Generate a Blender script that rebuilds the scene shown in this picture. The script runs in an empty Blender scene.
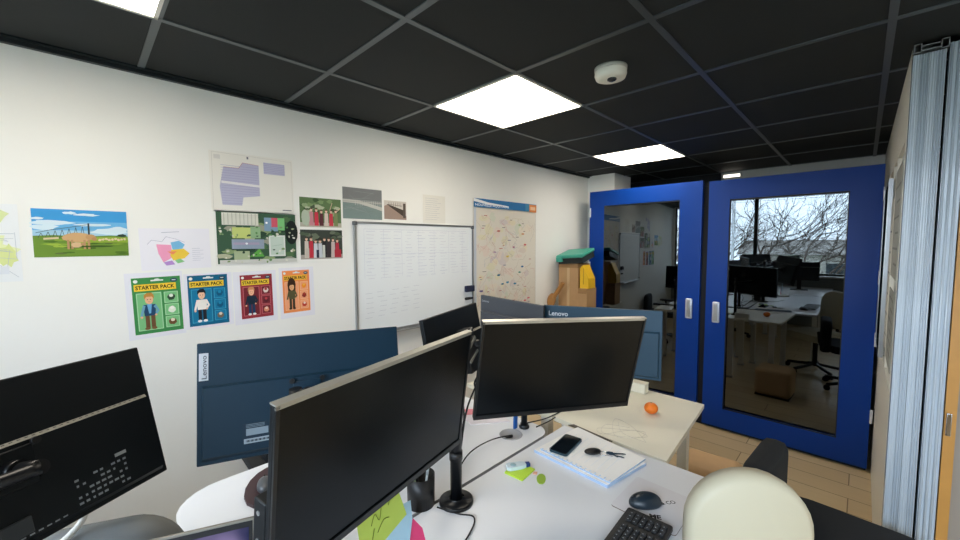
import bpy, bmesh, math, random
from mathutils import Matrix, Vector, Euler
random.seed(7)
SC = bpy.context.scene
COL = SC.collection
PI = math.pi
R = math.radians

# ---------------------------------------------------------------- materials
def s2l(c):
    return c / 12.92 if c <= 0.04045 else ((c + 0.055) / 1.055) ** 2.4
def hexc(h):
    h = h.lstrip('#')
    return tuple(s2l(int(h[i:i + 2], 16) / 255) for i in (0, 2, 4)) + (1,)
MATS = {}
def mat(name, col, rough=0.5, metal=0.0, noise=0.0, nscale=20, bump=0.0, bscale=200, spec=0.5, coat=0.0):
    if name in MATS: return MATS[name]
    m = bpy.data.materials.new(name); m.use_nodes = True
    nt = m.node_tree; b = nt.nodes['Principled BSDF']
    c = hexc(col) if isinstance(col, str) else col
    b.inputs['Base Color'].default_value = c
    b.inputs['Roughness'].default_value = rough
    b.inputs['Metallic'].default_value = metal
    b.inputs['Specular IOR Level'].default_value = spec
    b.inputs['Coat Weight'].default_value = coat
    tc = None
    if noise > 0 or bump > 0:
        tc = nt.nodes.new('ShaderNodeTexCoord')
    if noise > 0:
        n = nt.nodes.new('ShaderNodeTexNoise'); n.inputs['Scale'].default_value = nscale
        n.inputs['Detail'].default_value = 4
        nt.links.new(tc.outputs['Object'], n.inputs['Vector'])
        mx = nt.nodes.new('ShaderNodeMix'); mx.data_type = 'RGBA'
        mx.inputs[6].default_value = tuple(x * (1 - noise) for x in c[:3]) + (1,)
        mx.inputs[7].default_value = tuple(min(1, x * (1 + noise)) for x in c[:3]) + (1,)
        nt.links.new(n.outputs['Fac'], mx.inputs[0]); nt.links.new(mx.outputs[2], b.inputs['Base Color'])
    if bump > 0:
        n = nt.nodes.new('ShaderNodeTexNoise'); n.inputs['Scale'].default_value = bscale
        nt.links.new(tc.outputs['Object'], n.inputs['Vector'])
        bp = nt.nodes.new('ShaderNodeBump'); bp.inputs['Strength'].default_value = bump
        bp.inputs['Distance'].default_value = 0.002
        nt.links.new(n.outputs['Fac'], bp.inputs['Height']); nt.links.new(bp.outputs['Normal'], b.inputs['Normal'])
    MATS[name] = m; return m
def ink(h):
    return mat('ink_' + h.lstrip('#'), h, 0.55, spec=0.25)
def emit(name, col, strength):
    m = bpy.data.materials.new(name); m.use_nodes = True; nt = m.node_tree
    nt.nodes.clear(); e = nt.nodes.new('ShaderNodeEmission'); o = nt.nodes.new('ShaderNodeOutputMaterial')
    e.inputs[0].default_value = hexc(col); e.inputs[1].default_value = strength
    nt.links.new(e.outputs[0], o.inputs[0]); return m
def glassy(name, tint, ior, rough=0.0, gl=(0.9, 0.95, 1, 1)):
    m = bpy.data.materials.new(name); m.use_nodes = True; nt = m.node_tree; nt.nodes.clear()
    o = nt.nodes.new('ShaderNodeOutputMaterial'); t = nt.nodes.new('ShaderNodeBsdfTransparent')
    g = nt.nodes.new('ShaderNodeBsdfGlossy'); f = nt.nodes.new('ShaderNodeFresnel'); mx = nt.nodes.new('ShaderNodeMixShader')
    t.inputs[0].default_value = tint; g.inputs[0].default_value = gl; g.inputs['Roughness'].default_value = rough
    f.inputs[0].default_value = ior
    nt.links.new(f.outputs[0], mx.inputs[0]); nt.links.new(t.outputs[0], mx.inputs[1]); nt.links.new(g.outputs[0], mx.inputs[2])
    nt.links.new(mx.outputs[0], o.inputs[0]); return m

M_wall = mat('painted_wall', '#eeeeea', 0.75, noise=0.02, nscale=3, bump=0.1, bscale=150)
M_white = mat('white_paint', '#e6e4dc', 0.5)
M_booth = mat('blue_lacquer', '#05388c', 0.34, spec=0.22)
M_boothbody = mat('booth_black', '#0b0e16', 0.7)
M_deskw = mat('desk_white', '#e2e4e8', 0.35, spec=0.4)
M_deskedge = mat('desk_edge_grey', '#8f8f90', 0.5)
M_deskc = mat('desk_cream', '#ebe6d3', 0.38)
M_blk = mat('black_plastic', '#0b0d10', 0.42)
M_blkm = mat('black_metal', '#0c0f13', 0.35, metal=0.2)
M_rub = mat('black_rubber', '#0a0b0d', 0.7)
M_navyback = mat('monitor_back_black', '#070e12', 0.45, spec=0.3)
M_teal = mat('monitor_back_petrol', '#062b3e', 0.5, spec=0.3, noise=0.05, nscale=8)
M_teal2 = mat('monitor_back_blue_grey', '#153c52', 0.5)
M_slate = mat('monitor_back_slate', '#44484f', 0.5)
M_screen = mat('matte_screen', '#03070b', 0.26, spec=0.28)
M_bezel = mat('bezel_black', '#101214', 0.35)
M_sil = mat('bezel_silver', '#b9b6ac', 0.35, metal=0.6)
M_alu = mat('aluminium', '#b4b6b8', 0.3, metal=0.9)
M_chrome = mat('chrome', '#d8d8dc', 0.12, metal=1.0)
M_paper = mat('paper', '#f3f2f0', 0.7, spec=0.2)
M_card = mat('cardboard', '#b78f62', 0.8, noise=0.1, nscale=15)
M_fabg = mat('grey_fabric', '#7b7d7c', 0.9, bump=0.4, bscale=400)
M_fabk = mat('black_fabric', '#14181c', 0.85, bump=0.4, bscale=400)
M_cream = mat('cream_leather', '#c2bba3', 0.5, bump=0.1, bscale=80)
M_tile = mat('black_ceiling_tile', '#0c1417', 0.75, noise=0.08, nscale=6, bump=0.3, bscale=300)
M_bar = mat('ceiling_bar', '#5c6266', 0.35, metal=0.55)
M_barb = mat('ceiling_edge', '#1d2529', 0.4, metal=0.3)

# ---------------------------------------------------------------- mesh builder
class MB:
    def __init__(self):
        self.bm = bmesh.new(); self.mats = []; self.T = Matrix.Identity(4)
    def mi(self, m):
        if m not in self.mats: self.mats.append(m)
        return self.mats.index(m)
    def _add(self, geom_faces, m, smooth=False):
        i = self.mi(m)
        for f in geom_faces: f.material_index = i; f.smooth = smooth
    def box(self, c, s, m, rot=None, bev=0.0, seg=2, smooth=False):
        M = self.T @ Matrix.Translation(c) @ (rot.to_4x4() if rot is not None else Matrix.Identity(4)) @ Matrix.Diagonal((s[0], s[1], s[2], 1))
        r = bmesh.ops.create_cube(self.bm, size=1, matrix=M)
        fs = list({f for v in r['verts'] for f in v.link_faces})
        self._add(fs, m, smooth)
        if bev > 0:
            es = list({e for f in fs for e in f.edges})
            r2 = bmesh.ops.bevel(self.bm, geom=es, offset=bev, segments=seg, affect='EDGES', profile=0.5)
            self._add([f for f in r2['faces']], m, True)
        return self
    def b2(self, a, b, m, bev=0.0):
        c = [(a[i] + b[i]) / 2 for i in range(3)]; s = [abs(b[i] - a[i]) for i in range(3)]
        return self.box(c, s, m, bev=bev)
    def cone(self, p, q, r1, r2, m, n=24, caps=True):
        p = Vector(p); q = Vector(q); d = q - p
        M = self.T @ Matrix.Translation((p + q) / 2) @ d.to_track_quat('Z', 'Y').to_matrix().to_4x4()
        r = bmesh.ops.create_cone(self.bm, cap_ends=caps, segments=n, radius1=r1, radius2=r2, depth=d.length, matrix=M)
        fs = list({f for v in r['verts'] for f in v.link_faces})
        self._add(fs, m, False)
        for f in fs:
            if len(f.verts) == 4: f.smooth = True
        return self
    def cyl(self, p, q, r, m, n=24): return self.cone(p, q, r, r, m, n)
    def sph(self, c, r, m, sc=(1, 1, 1), n=16, rot=None):
        M = self.T @ Matrix.Translation(c) @ (rot.to_4x4() if rot is not None else Matrix.Identity(4)) @ Matrix.Diagonal((sc[0], sc[1], sc[2], 1))
        q = bmesh.ops.create_uvsphere(self.bm, u_segments=n * 2, v_segments=n, radius=r, matrix=M)
        self._add({f for v in q['verts'] for f in v.link_faces}, m, True); return self
    def prism(self, pts, z0, z1, m, msid=None, M=None):
        M = self.T @ (M or Matrix.Identity(4))
        b = [self.bm.verts.new(M @ Vector((x, y, z0))) for x, y in pts]
        t = [self.bm.verts.new(M @ Vector((x, y, z1))) for x, y in pts]
        n = len(pts)
        self._add([self.bm.faces.new(list(reversed(b))), self.bm.faces.new(t)], m)
        self._add([self.bm.faces.new((b[i], b[(i + 1) % n], t[(i + 1) % n], t[i])) for i in range(n)], msid or m)
        return self
    def flat(self, pts, m):
        vs = [self.bm.verts.new(self.T @ Vector(p)) for p in pts]
        self._add([self.bm.faces.new(vs)], m); return self
    def tube(self, pts, r, m, n=8, sub=6, close=False):
        P = [Vector(p) for p in pts]
        if len(P) > 2 and sub > 1:
            Q = []
            for i in range(len(P) - 1):
                p0 = P[max(i - 1, 0)]; p1 = P[i]; p2 = P[i + 1]; p3 = P[min(i + 2, len(P) - 1)]
                for k in range(sub):
                    t = k / sub
                    Q.append(0.5 * ((2 * p1) + (-p0 + p2) * t + (2 * p0 - 5 * p1 + 4 * p2 - p3) * t * t + (-p0 + 3 * p1 - 3 * p2 + p3) * t ** 3))
            Q.append(P[-1]); P = Q
        rings = []; up = Vector((0.13, 0.31, 0.94)).normalized()
        for i, p in enumerate(P):
            d = (P[min(i + 1, len(P) - 1)] - P[max(i - 1, 0)])
            if d.length < 1e-9: d = Vector((0, 0, 1))
            d.normalize(); a = d.cross(up)
            if a.length < 0.05: a = d.cross(Vector((1, 0, 0)))
            a.normalize(); b = d.cross(a)
            rr = r(i / (len(P) - 1)) if callable(r) else r
            rings.append([self.bm.verts.new(self.T @ (p + a * rr * math.cos(2 * PI * k / n) + b * rr * math.sin(2 * PI * k / n))) for k in range(n)])
        fs = []
        for A, B in zip(rings, rings[1:]):
            for k in range(n): fs.append(self.bm.faces.new((A[k], A[(k + 1) % n], B[(k + 1) % n], B[k])))
        fs.append(self.bm.faces.new(list(reversed(rings[0])))); fs.append(self.bm.faces.new(rings[-1]))
        self._add(fs, m, True); return self
    def lathe(self, prof, c, m, n=32):
        rings = []
        for rr, z in prof:
            rings.append([self.bm.verts.new(self.T @ Vector((c[0] + rr * math.cos(2 * PI * k / n), c[1] + rr * math.sin(2 * PI * k / n), c[2] + z))) for k in range(n)])
        fs = []
        for A, B in zip(rings, rings[1:]):
            for k in range(n): fs.append(self.bm.faces.new((A[k], A[(k + 1) % n], B[(k + 1) % n], B[k])))
        self._add(fs, m, True); return self
    def text(self, s, M, h, m, w=None, bold=0.0, align='LEFT'):
        cu = bpy.data.curves.new('t', 'FONT'); cu.body = s; cu.size = 1; cu.offset = bold; cu.align_x = align; cu.resolution_u = 3
        o = bpy.data.objects.new('t', cu); COL.objects.link(o)
        dg = bpy.context.evaluated_depsgraph_get(); dg.update()
        me = bpy.data.meshes.new_from_object(o.evaluated_get(dg))
        bpy.data.objects.remove(o); bpy.data.curves.remove(cu)
        if not me.vertices: return self
        x0 = min(v.co.x for v in me.vertices); x1 = max(v.co.x for v in me.vertices)
        y0 = min(v.co.y for v in me.vertices); y1 = max(v.co.y for v in me.vertices)
        sy = h / max(y1 - y0, 1e-6); sx = sy if w is None else w / max(x1 - x0, 1e-6)
        vs = [self.bm.verts.new(self.T @ M @ Vector(((v.co.x - x0) * sx, (v.co.y - y0) * sy, 0))) for v in me.vertices]
        fs = []
        for p in me.polygons:
            try: fs.append(self.bm.faces.new([vs[i] for i in p.vertices]))
            except ValueError: pass
        self._add(fs, m); bpy.data.meshes.remove(me); return self
    def build(self, name, parent=None, loc=None, normals=False):
        me = bpy.data.meshes.new(name)
        if normals: bmesh.ops.recalc_face_normals(self.bm, faces=self.bm.faces)
        self.bm.to_mesh(me); self.bm.free()
        for m in self.mats: me.materials.append(m)
        o = bpy.data.objects.new(name, me); COL.objects.link(o)
        if parent is not None: o.parent = parent
        if loc is not None: o.location = loc
        return o

def tag(o, label=None, cat=None, group=None, kind=None):
    if label: o['label'] = label
    if cat: o['category'] = cat
    if group: o['group'] = group
    if kind: o['kind'] = kind
    return o
def empty(name, loc, rot=(0, 0, 0), label=None, cat=None, group=None):
    o = bpy.data.objects.new(name, None); COL.objects.link(o); o.location = loc
    if isinstance(rot, (int, float)): rot = (0, 0, rot)
    o.rotation_euler = rot; o.empty_display_size = 0.1
    return tag(o, label, cat, group)
def rrect(x0, y0, x1, y1, r, n=6):
    rs = r if isinstance(r, (tuple, list)) else (r,) * 4
    pts = []
    for (cx, cy, a0, rr) in ((x1, y1, 0, rs[0]), (x0, y1, 90, rs[1]), (x0, y0, 180, rs[2]), (x1, y0, 270, rs[3])):
        sx = -1 if cx == x1 else 1; sy = -1 if cy == y1 else 1
        if rr <= 0: pts.append((cx, cy)); continue
        for k in range(n + 1):
            a = R(a0 + 90 * k / n); pts.append((cx + sx * rr + rr * math.cos(a), cy + sy * rr + rr * math.sin(a)))
    return pts

# ================================================================ CAMERA
CAMZ = 1.67
YAW, PITCH, ROLL, FPX = 0.774919457, -0.0667255786, -0.00513929415, 390.6035
f = Vector((math.cos(YAW) * math.cos(PITCH), math.sin(YAW) * math.cos(PITCH), math.sin(PITCH)))
r = Vector((math.sin(YAW), -math.cos(YAW), 0)); u = r.cross(f)
r2 = r * math.cos(ROLL) + u * math.sin(ROLL); u2 = -r * math.sin(ROLL) + u * math.cos(ROLL)
cam = bpy.data.cameras.new('camera'); co = bpy.data.objects.new('camera', cam); COL.objects.link(co)
co.matrix_world = Matrix(((r2.x, u2.x, -f.x, 0), (r2.y, u2.y, -f.y, 0), (r2.z, u2.z, -f.z, CAMZ), (0, 0, 0, 1)))
cam.sensor_width = 36; cam.lens = FPX / 960 * 36; cam.clip_start = 0.02
SC.camera = co

# ================================================================ ROOM
CH = 2.447; YW = 2.323; XB = -1.5; XF = 5.07; YR = -3.2; XP = 2.335; YP = -0.11
def struct(mb, name, **k):
    o = mb.build(name, **k); o['kind'] = 'structure'; return o
# floor with light oak planks
m = bpy.data.materials.new('oak_floor'); m.use_nodes = True; nt = m.node_tree; b = nt.nodes['Principled BSDF']
tc = nt.nodes.new('ShaderNodeTexCoord'); mp = nt.nodes.new('ShaderNodeMapping'); mp.inputs['Rotation'].default_value = (0, 0, R(90))
br = nt.nodes.new('ShaderNodeTexBrick'); br.inputs['Scale'].default_value = 1
br.inputs['Color1'].default_value = hexc('#e2cba2'); br.inputs['Color2'].default_value = hexc('#d6bc90'); br.inputs['Mortar'].default_value = hexc('#8c7350')
br.inputs['Brick Width'].default_value = 1.25; br.inputs['Row Height'].default_value = 0.19; br.inputs['Mortar Size'].default_value = 0.003
nz = nt.nodes.new('ShaderNodeTexNoise'); mp2 = nt.nodes.new('ShaderNodeMapping'); mp2.inputs['Scale'].default_value = (30, 2, 1)
nz.inputs['Scale'].default_value = 1.5; nz.inputs['Detail'].default_value = 6
mx = nt.nodes.new('ShaderNodeMix'); mx.data_type = 'RGBA'; mx.blend_type = 'MULTIPLY'; mx.inputs[0].default_value = 0.15
nt.links.new(tc.outputs['Object'], mp.inputs[0]); nt.links.new(mp.outputs[0], br.inputs[0]); nt.links.new(tc.outputs['Object'], mp2.inputs[0]); nt.links.new(mp2.outputs[0], nz.inputs[0])
nt.links.new(br.outputs[0], mx.inputs[6]); nt.links.new(nz.outputs['Fac'], mx.inputs[7]); nt.links.new(mx.outputs[2], b.inputs['Base Color']); b.inputs['Roughness'].default_value = 0.4
struct(MB().b2((XB - .1, YR - .1, -.1), (XF + .1, YW + .1, 0), m), 'floor')
struct(MB().b2((XB - .1, YR - .1, CH), (XF + .1, YW + .1, CH + .1), M_tile), 'ceiling')
struct(MB().b2((XB - .1, YW, 0), (XF + .1, YW + .1, CH), M_wall), 'wall_left')
struct(MB().b2((XF, YR, 0), (XF + .1, YW, CH), M_wall), 'wall_back')
struct(MB().b2((XB - .1, YR - .1, 0), (XF + .1, YR, CH), M_wall), 'wall_far_side')
# window wall behind the camera: sill wall, header, jambs
wy0, wy1, wz0, wz1 = -2.9, 2.27, .95, 2.44
mb = MB().b2((XB - .1, YR, 0), (XB, YW, wz0), mat('sill_wall', '#8d9290', .7)).b2((XB - .1, YR, wz1), (XB, YW, CH), M_wall)
mb.b2((XB - .1, YR, wz0), (XB, wy0, wz1), M_wall).b2((XB - .1, wy1, wz0), (XB, YW, wz1), M_wall)
struct(mb, 'wall_window_side')
M_wglass = glassy('window_glass', (0.96, 0.98, 0.99, 1), 1.35)
M_wframe = mat('dark_window_frame', '#15181b', .4)
mb = MB()
for y in (wy0, -1.4, -.25, 1.53, wy1): mb.b2((XB - .07, y - .03, wz0), (XB - .02, y + .03, wz1), M_wframe)
for z in (wz0, wz1): mb.b2((XB - .07, wy0, z - .03), (XB - .02, wy1, z + .03), M_wframe)
wn = struct(mb, 'window_1'); g = MB().b2((XB - .05, wy0, wz0), (XB - .044, wy1, wz1), M_wglass).build('window_glass', wn)
MB().b2((XB - .02, wy0, wz0 - .03), (XB + .18, wy1, wz0), M_white).build('window_sill', wn)
# ceiling grid bars (one tile is 0.6 m)
gx, gy = .22517816, 1.75962741
mb = MB()
for i in range(-5, 9):
    x = gx + .6 * i; mb.b2((x - .012, YR, CH - .004), (x + .012, YW, CH + .002), M_bar)
for j in range(0, 9):
    y = gy - .6 * j; mb.b2((XB, y - .0115, CH - .0045), (XF, y + .0115, CH + .002), M_bar)
struct(mb, 'trim_1')
mb = MB().b2((XB, YW - .022, CH - .022), (XF, YW, CH), M_barb).b2((XB, YW - .045, CH - .006), (XF, YW - .022, CH), M_barb)
struct(mb, 'trim_2')
# pillar behind booth
struct(MB().b2((4.18, 2.0, 0), (4.6, YW, CH), M_wall), 'wall_pillar')
# dark slab as painted recess shade on back wall, left of the white lintel
struct(MB().b2((XF - .03, 1.17, 1.9), (XF, YW, CH), mat('recess_shade', '#15181a', .8)), 'trim_recess_shade')
# baseboard
struct(MB().b2((XB, YW - .012, 0), (4.18, YW, .07), M_white), 'baseboard_left')

# ceiling lights
def light(x, y, label):
    t = empty('ceiling_light', (x, y, CH), 0, label, 'ceiling light', 'square ceiling light panels')
    mb = MB(); s = .3
    for a, bq in (((-s, -s), (s, -s + .012)), ((-s, s - .012), (s, s)), ((-s, -s), (-s + .012, s)), ((s - .012, -s), (s, s))):
        mb.b2((a[0], a[1], -.007), (bq[0], bq[1], 0), M_white)
    mb.build('frame', t)
    MB().b2((-s + .012, -s + .012, -.005), (s - .012, s - .012, -.0015), M_panel).build('diffuser', t)
M_panel = emit('light_panel', '#fff3e0', 11.0)
ly = gy - .3
light(gx + 1.5, ly, 'square white light panel in the black ceiling, middle of the picture')
light(gx + 3.3, ly, 'square light panel in the black ceiling nearest the blue doors')
light(gx - .3, ly, 'light panel cut off by the top left edge of the picture')
light(gx - .3, gy - 3.9, 'light panel in the ceiling over the open side, near one')
light(gx + 1.5, gy - 3.9, 'light panel in the ceiling over the open side, far one')

# dome camera on ceiling
t = empty('ceiling_camera', (1.69, .835, CH), 0, 'round white ceiling camera with a dark lens on the black ceiling', 'camera')
MB().lathe([(0, 0), (.07, 0), (.07, -.012), (.067, -.016)], (0, 0, 0), mat('cam_grey', '#aaa9a2', .5), 40).build('collar', t)
MB().lathe([(.067, -.014), (.069, -.03), (.063, -.046), (.045, -.053), (0, -.055)], (0, 0, 0), mat('cam_white', '#d9d7cc', .4), 40).build('housing', t)
MB().lathe([(.02, -.053), (.02, -.059), (.012, -.064), (0, -.065)], (-.012, -.012, 0), mat('lens', '#1c2226', .15), 24).build('lens', t)

# ================================================================ POSTERS on the left wall
class Poster:
    """flat print; u,v in 0..1; wall plane faces -y"""
    def __init__(s, x0, x1, z0, z1, base='#f3f2f0', th=.0012, skew=0.0):
        s.x0, s.x1, s.z0, s.z1 = x0, x1, z0, z1; s.cx = (x0 + x1) / 2; s.cz = (z0 + z1) / 2
        s.w = x1 - x0; s.h = z1 - z0; s.mb = MB(); s.L = 0; s.th = th
        s.mb.b2((-s.w / 2, -th, -s.h / 2), (s.w / 2, 0, s.h / 2), ink(base))
    def y(s):
        s.L += 1; return -s.th - .0001 - s.L * .00006
    def P(s, uu, v, y): return (-s.w / 2 + uu * s.w, y, -s.h / 2 + v * s.h)
    def poly(s, pts, c):
        y = s.y(); s.mb.flat([s.P(a, b_, y) for a, b_ in pts], ink(c)); return s
    def rect(s, a, b_, c, d, col): return s.poly([(a, b_), (c, b_), (c, d), (a, d)], col)
    def ell(s, cx, cy, rx, ry, col, n=14): return s.poly([(cx + rx * math.cos(2 * PI * k / n), cy + ry * math.sin(2 * PI * k / n)) for k in range(n)], col)
    def line(s, pts, wd, col):
        y = s.y()
        for (a, b_), (c, d) in zip(pts, pts[1:]):
            ax, az, bx, bz = a * s.w, b_ * s.h, c * s.w, d * s.h; dx, dz = bx - ax, bz - az; l = math.hypot(dx, dz) or 1
            nx, nz_ = -dz / l * wd / 2, dx / l * wd / 2
            o = (-s.w / 2, -s.h / 2)
            s.mb.flat([(o[0] + ax + nx, y, o[1] + az + nz_), (o[0] + ax - nx, y, o[1] + az - nz_), (o[0] + bx - nx, y, o[1] + bz - nz_), (o[0] + bx + nx, y, o[1] + bz + nz_)], ink(col))
        return s
    def blob(s, cx, cy, rx, ry, col, seed=0, n=14, j=.3):
        rg = random.Random(seed); return s.poly([(cx + rx * (1 + rg.uniform(-j, j)) * math.cos(2 * PI * k / n), cy + ry * (1 + rg.uniform(-j, j)) * math.sin(2 * PI * k / n)) for k in range(n)], col)
    def text(s, t, uu, v, w, h, col, bold=.02):
        y = s.y(); p = s.P(uu, v, y)
        s.mb.text(t, Matrix.Translation(p) @ Matrix.Rotation(R(90), 4, 'X'), h * s.h, ink(col), w=w * s.w, bold=bold); return s
    def done(s, name, label, cat, group=None, roll=0, parent=None, y=YW, extra=0):
        o = s.mb.build(name, parent); o.location = (s.cx, y - extra, s.cz); o.rotation_euler = (0, R(roll), 0)
        if label: tag(o, label, cat, group)
        return o

# sheep photo (grazing animals in a field below a solar array)
p = Poster(-.128, .149, 1.626, 1.818, '#3f9ad8')
p.rect(0, .42, 1, .75, '#6db4e2').rect(0, .42, 1, .56, '#a6cfe6')
for i, (a, b_, c, d) in enumerate(((.2, .72, .2, .05), (.12, .62, .14, .06), (.55, .9, .12, .03), (.38, .93, .07, .03), (.8, .55, .22, .07), (.6, .68, .2, .03), (.9, .6, .1, .05), (.05, .8, .07, .03))):
    p.blob(a, b_, c, d, '#d3e6f0', i)
p.poly([(0, 0), (1, 0), (1, .44), (.8, .46), (.5, .43), (.2, .46), (0, .44)], '#6d8f35')
for i in range(26):
    rg = random.Random(i); p.blob(rg.random() * .9 + .05, rg.random() * .33 + .04, .07, .02, rg.choice(['#4e7026', '#87a83c', '#9db844', '#5d6f3a']), i)
p.rect(.55, .3, 1, .42, '#93b13c'); p.blob(.93, .46, .06, .03, '#2e4438', 4)
p.line([(.03, .5), (.18, .57), (.35, .62), (.55, .69)], .0018, '#33464f')
for i in range(7):
    x = .05 + i * .07; p.line([(x, .4), (x + .03, .5 + i * .025)], .0014, '#33464f').line([(x + .03, .5 + i * .025), (x + .05, .42)], .0014, '#33464f')
p.rect(.555, .42, .575, .72, '#33464f')
p.poly([(.1, .36), (.25, .38), (.25, .42), (.1, .4)], '#d9c9a0')
p.blob(.44, .41, .155, .105, '#d0a878', 2, j=.08); p.ell(.58, .42, .055, .06, '#c49a6a'); p.ell(.62, .38, .03, .04, '#b98b5d')
for x in (.33, .37, .5, .545): p.rect(x, .16, x + .025, .36, '#bb9468')
p.blob(.43, .25, .06, .06, '#d8b88c', 5, j=.1); p.ell(.49, .27, .02, .03, '#bd9569'); p.blob(.64, .22, .2, .02, '#3f5c22', 7)
for i in range(9): p.blob(.68 + i * .035, .36 + .01 * (i % 3), .018, .025, '#e0c9a0', i)
p.done('photo_print', 'photo of sheep grazing in a green field under blue sky, on the white wall', 'photo')

# left edge map paper
p = Poster(-.62, -.161, 1.535, 1.83, '#e9ecee')
for i, (a, b_, c, d, col) in enumerate(((.6, .8, .2, .13, '#dce6b4'), (.86, .84, .09, .1, '#d9e3a8'), (.8, .42, .16, .2, '#e4ebb8'), (.93, .33, .05, .14, '#d7e09a'), (.4, .5, .2, .2, '#e8e3c8'))): p.blob(a, b_, c, d, col, i)
for i in range(8):
    rg = random.Random(50 + i); p.line([(rg.random(), rg.random()) for _ in range(4)], .0012, '#b4bcc6')
p.line([(.0, .6), (.97, .62)], .002, '#b9c3cc').rect(.86, .1, .93, .2, '#dfe3ea')
p.done('wall_map', 'pale green and white map sheet cut off by the left edge of the picture', 'map')

# france map
p = Poster(.187, .452, 1.558, 1.75, '#eae9f1')
p.poly([(.1, .62), (.16, .72), (.3, .68), (.36, .8), (.5, .74), (.62, .66), (.7, .5), (.6, .3), (.5, .2), (.34, .2), (.3, .4)], '#eceaf3')
p.poly([(.22, .62), (.42, .6), (.44, .3), (.3, .18), (.24, .4)], '#ee9fc0').poly([(.42, .66), (.54, .7), (.62, .6), (.58, .5), (.44, .48)], '#79b9e0')
p.poly([(.42, .48), (.6, .5), (.68, .38), (.6, .26), (.44, .22), (.4, .34)], '#ecc94a').poly([(.3, .18), (.42, .22), (.46, .12), (.34, .1)], '#b68fd0').poly([(.46, .22), (.54, .26), (.6, .18), (.5, .14)], '#8ccb8c')
p.poly([(.36, .44), (.5, .44), (.44, .36)], '#ef8f60')
p.line([(.1, .62), (.16, .72), (.3, .68), (.36, .8), (.5, .74), (.62, .66)], .0012, '#8a8ea8').line([(.3, .9), (.55, .92)], .002, '#a0a4b4')
for i in range(7): p.line([(.72, .5 - i * .05), (.84 + .05 * (i % 2), .5 - i * .05)], .0012, '#b0b4c4')
p.done('region_map', 'small sheet with a pink, blue and yellow map of regions beside the sheep photo', 'map', roll=-1)

# starter pack cards
def fig(p, x, hair, top, legs, skin, arm, longhair=False, shoes='#e6e6e6', sh=None):
    if longhair: p.ell(x, .66, .15, .17, hair); p.ell(x - .09, .58, .05, .12, hair); p.ell(x + .09, .58, .05, .12, hair)
    p.rect(x - .1, .1, x - .015, .36, legs).rect(x + .015, .1, x + .1, .36, legs)
    p.ell(x - .07, .095, .055, .025, shoes).ell(x + .07, .095, .055, .025, shoes)
    p.poly([(x - .13, .52), (x + .13, .52), (x + .11, .32), (x - .11, .32)], top)
    p.poly([(x - .13, .52), (x - .2, .32), (x - .15, .31), (x - .08, .5)], arm).poly([(x + .13, .52), (x + .2, .4), (x + .13, .33), (x + .11, .38), (x + .15, .41), (x + .08, .48)], arm)
    p.ell(x - .17, .3, .028, .02, skin).ell(x + .12, .33, .025, .018, skin)
    if sh: p.poly([(x - .05, .53), (x + .05, .53), (x + .02, .36), (x - .02, .36)], sh)
    p.ell(x, .61, .085, .085, skin)
    p.poly([(x - .1, .62), (x - .1, .69), (x - .04, .73), (x + .06, .73), (x + .1, .68), (x + .1, .62), (x + .06, .66), (x - .05, .66)], hair)
    p.ell(x - .03, .61, .01, .008, '#222222').ell(x + .03, .61, .01, .008, '#222222').line([(x - .025, .57), (x + .025, .57)], .001, '#8a3a34')
def card(xa, xb, za, zb, ca, cb, zc, zd, base, inner, edge, figargs, label, roll, extra, items, ban='#ecc83c'):
    t = empty('starter_pack_print', ((xa + xb) / 2, YW + .0003, (za + zb) / 2), (0, R(roll), 0), label, 'poster', 'starter pack prints on the wall')
    s = MB().b2((-(xb - xa) / 2, -.001, -(zb - za) / 2), ((xb - xa) / 2, 0, (zb - za) / 2), ink('#e6e6ee')).build('sheet', t)
    p = Poster(ca, cb, zc, zd, base, th=.0006)
    p.rect(.07, .06, .58, .73, edge).rect(.09, .075, .56, .715, inner)
    for k in range(3):
        z = .07 + k * .225; p.rect(.63, z, .93, z + .205, edge).rect(.65, z + .012, .91, z + .193, inner)
    for k, (c1, c2) in enumerate(items):
        z = .17 + k * .225; p.blob(.78, z, .085, .06, c1, k + 3, j=.15).ell(.78, z + .03, .045, .03, c2)
    p.rect(.04, .765, .9, .885, ban).text('STARTER PACK', .07, .79, .8, .07, '#2a2410', .03)
    p.rect(.38, .93, .64, .955, '#dfe6e2').ell(.51, .955, .06, .02, '#dfe6e2').ell(.08, .94, .045, .03, '#e6ece8').ell(.86, .93, .08, .035, '#29495e').rect(.82, .925, .9, .94, '#cfdce4')
    fig(p, .32, *figargs)
    o = p.done('printed_card', None, None, parent=t)
    o.location = ((ca + cb) / 2 - (xa + xb) / 2, -.0012, (zc + zd) / 2 - (za + zb) / 2)
card(.130, .336, 1.247, 1.548, .152, .327, 1.268, 1.525, '#3d8a4c', '#7bbf82', '#a8d8a8', ('#c08a3e', '#1f4668', '#6d4d33', '#e6b48e', '#6fa6bd', False, '#7a5a38', '#6fb0d8'),
     'green starter pack print with a blond figure in a blue jacket, leftmost of four', -1.0, 0, (('#6a4a2c', '#e2d9c0'), ('#dfe7d8', '#f0f0e8'), ('#2f4a36', '#dfe7d8')))
card(.338, .540, 1.262, 1.532, .353, .519, 1.274, 1.523, '#0c6288', '#12779f', '#3f9cc0', ('#1b1c22', '#efe9e2', '#20242c', '#ecc1a0', '#efe9e2', False, '#e9e9ec', None),
     'blue starter pack print with a dark haired figure in a white top', -.4, 0, (('#7a6a58', '#e0d6c4'), ('#0e587c', '#1a84ac'), ('#0e587c', '#1a84ac')))
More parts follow.
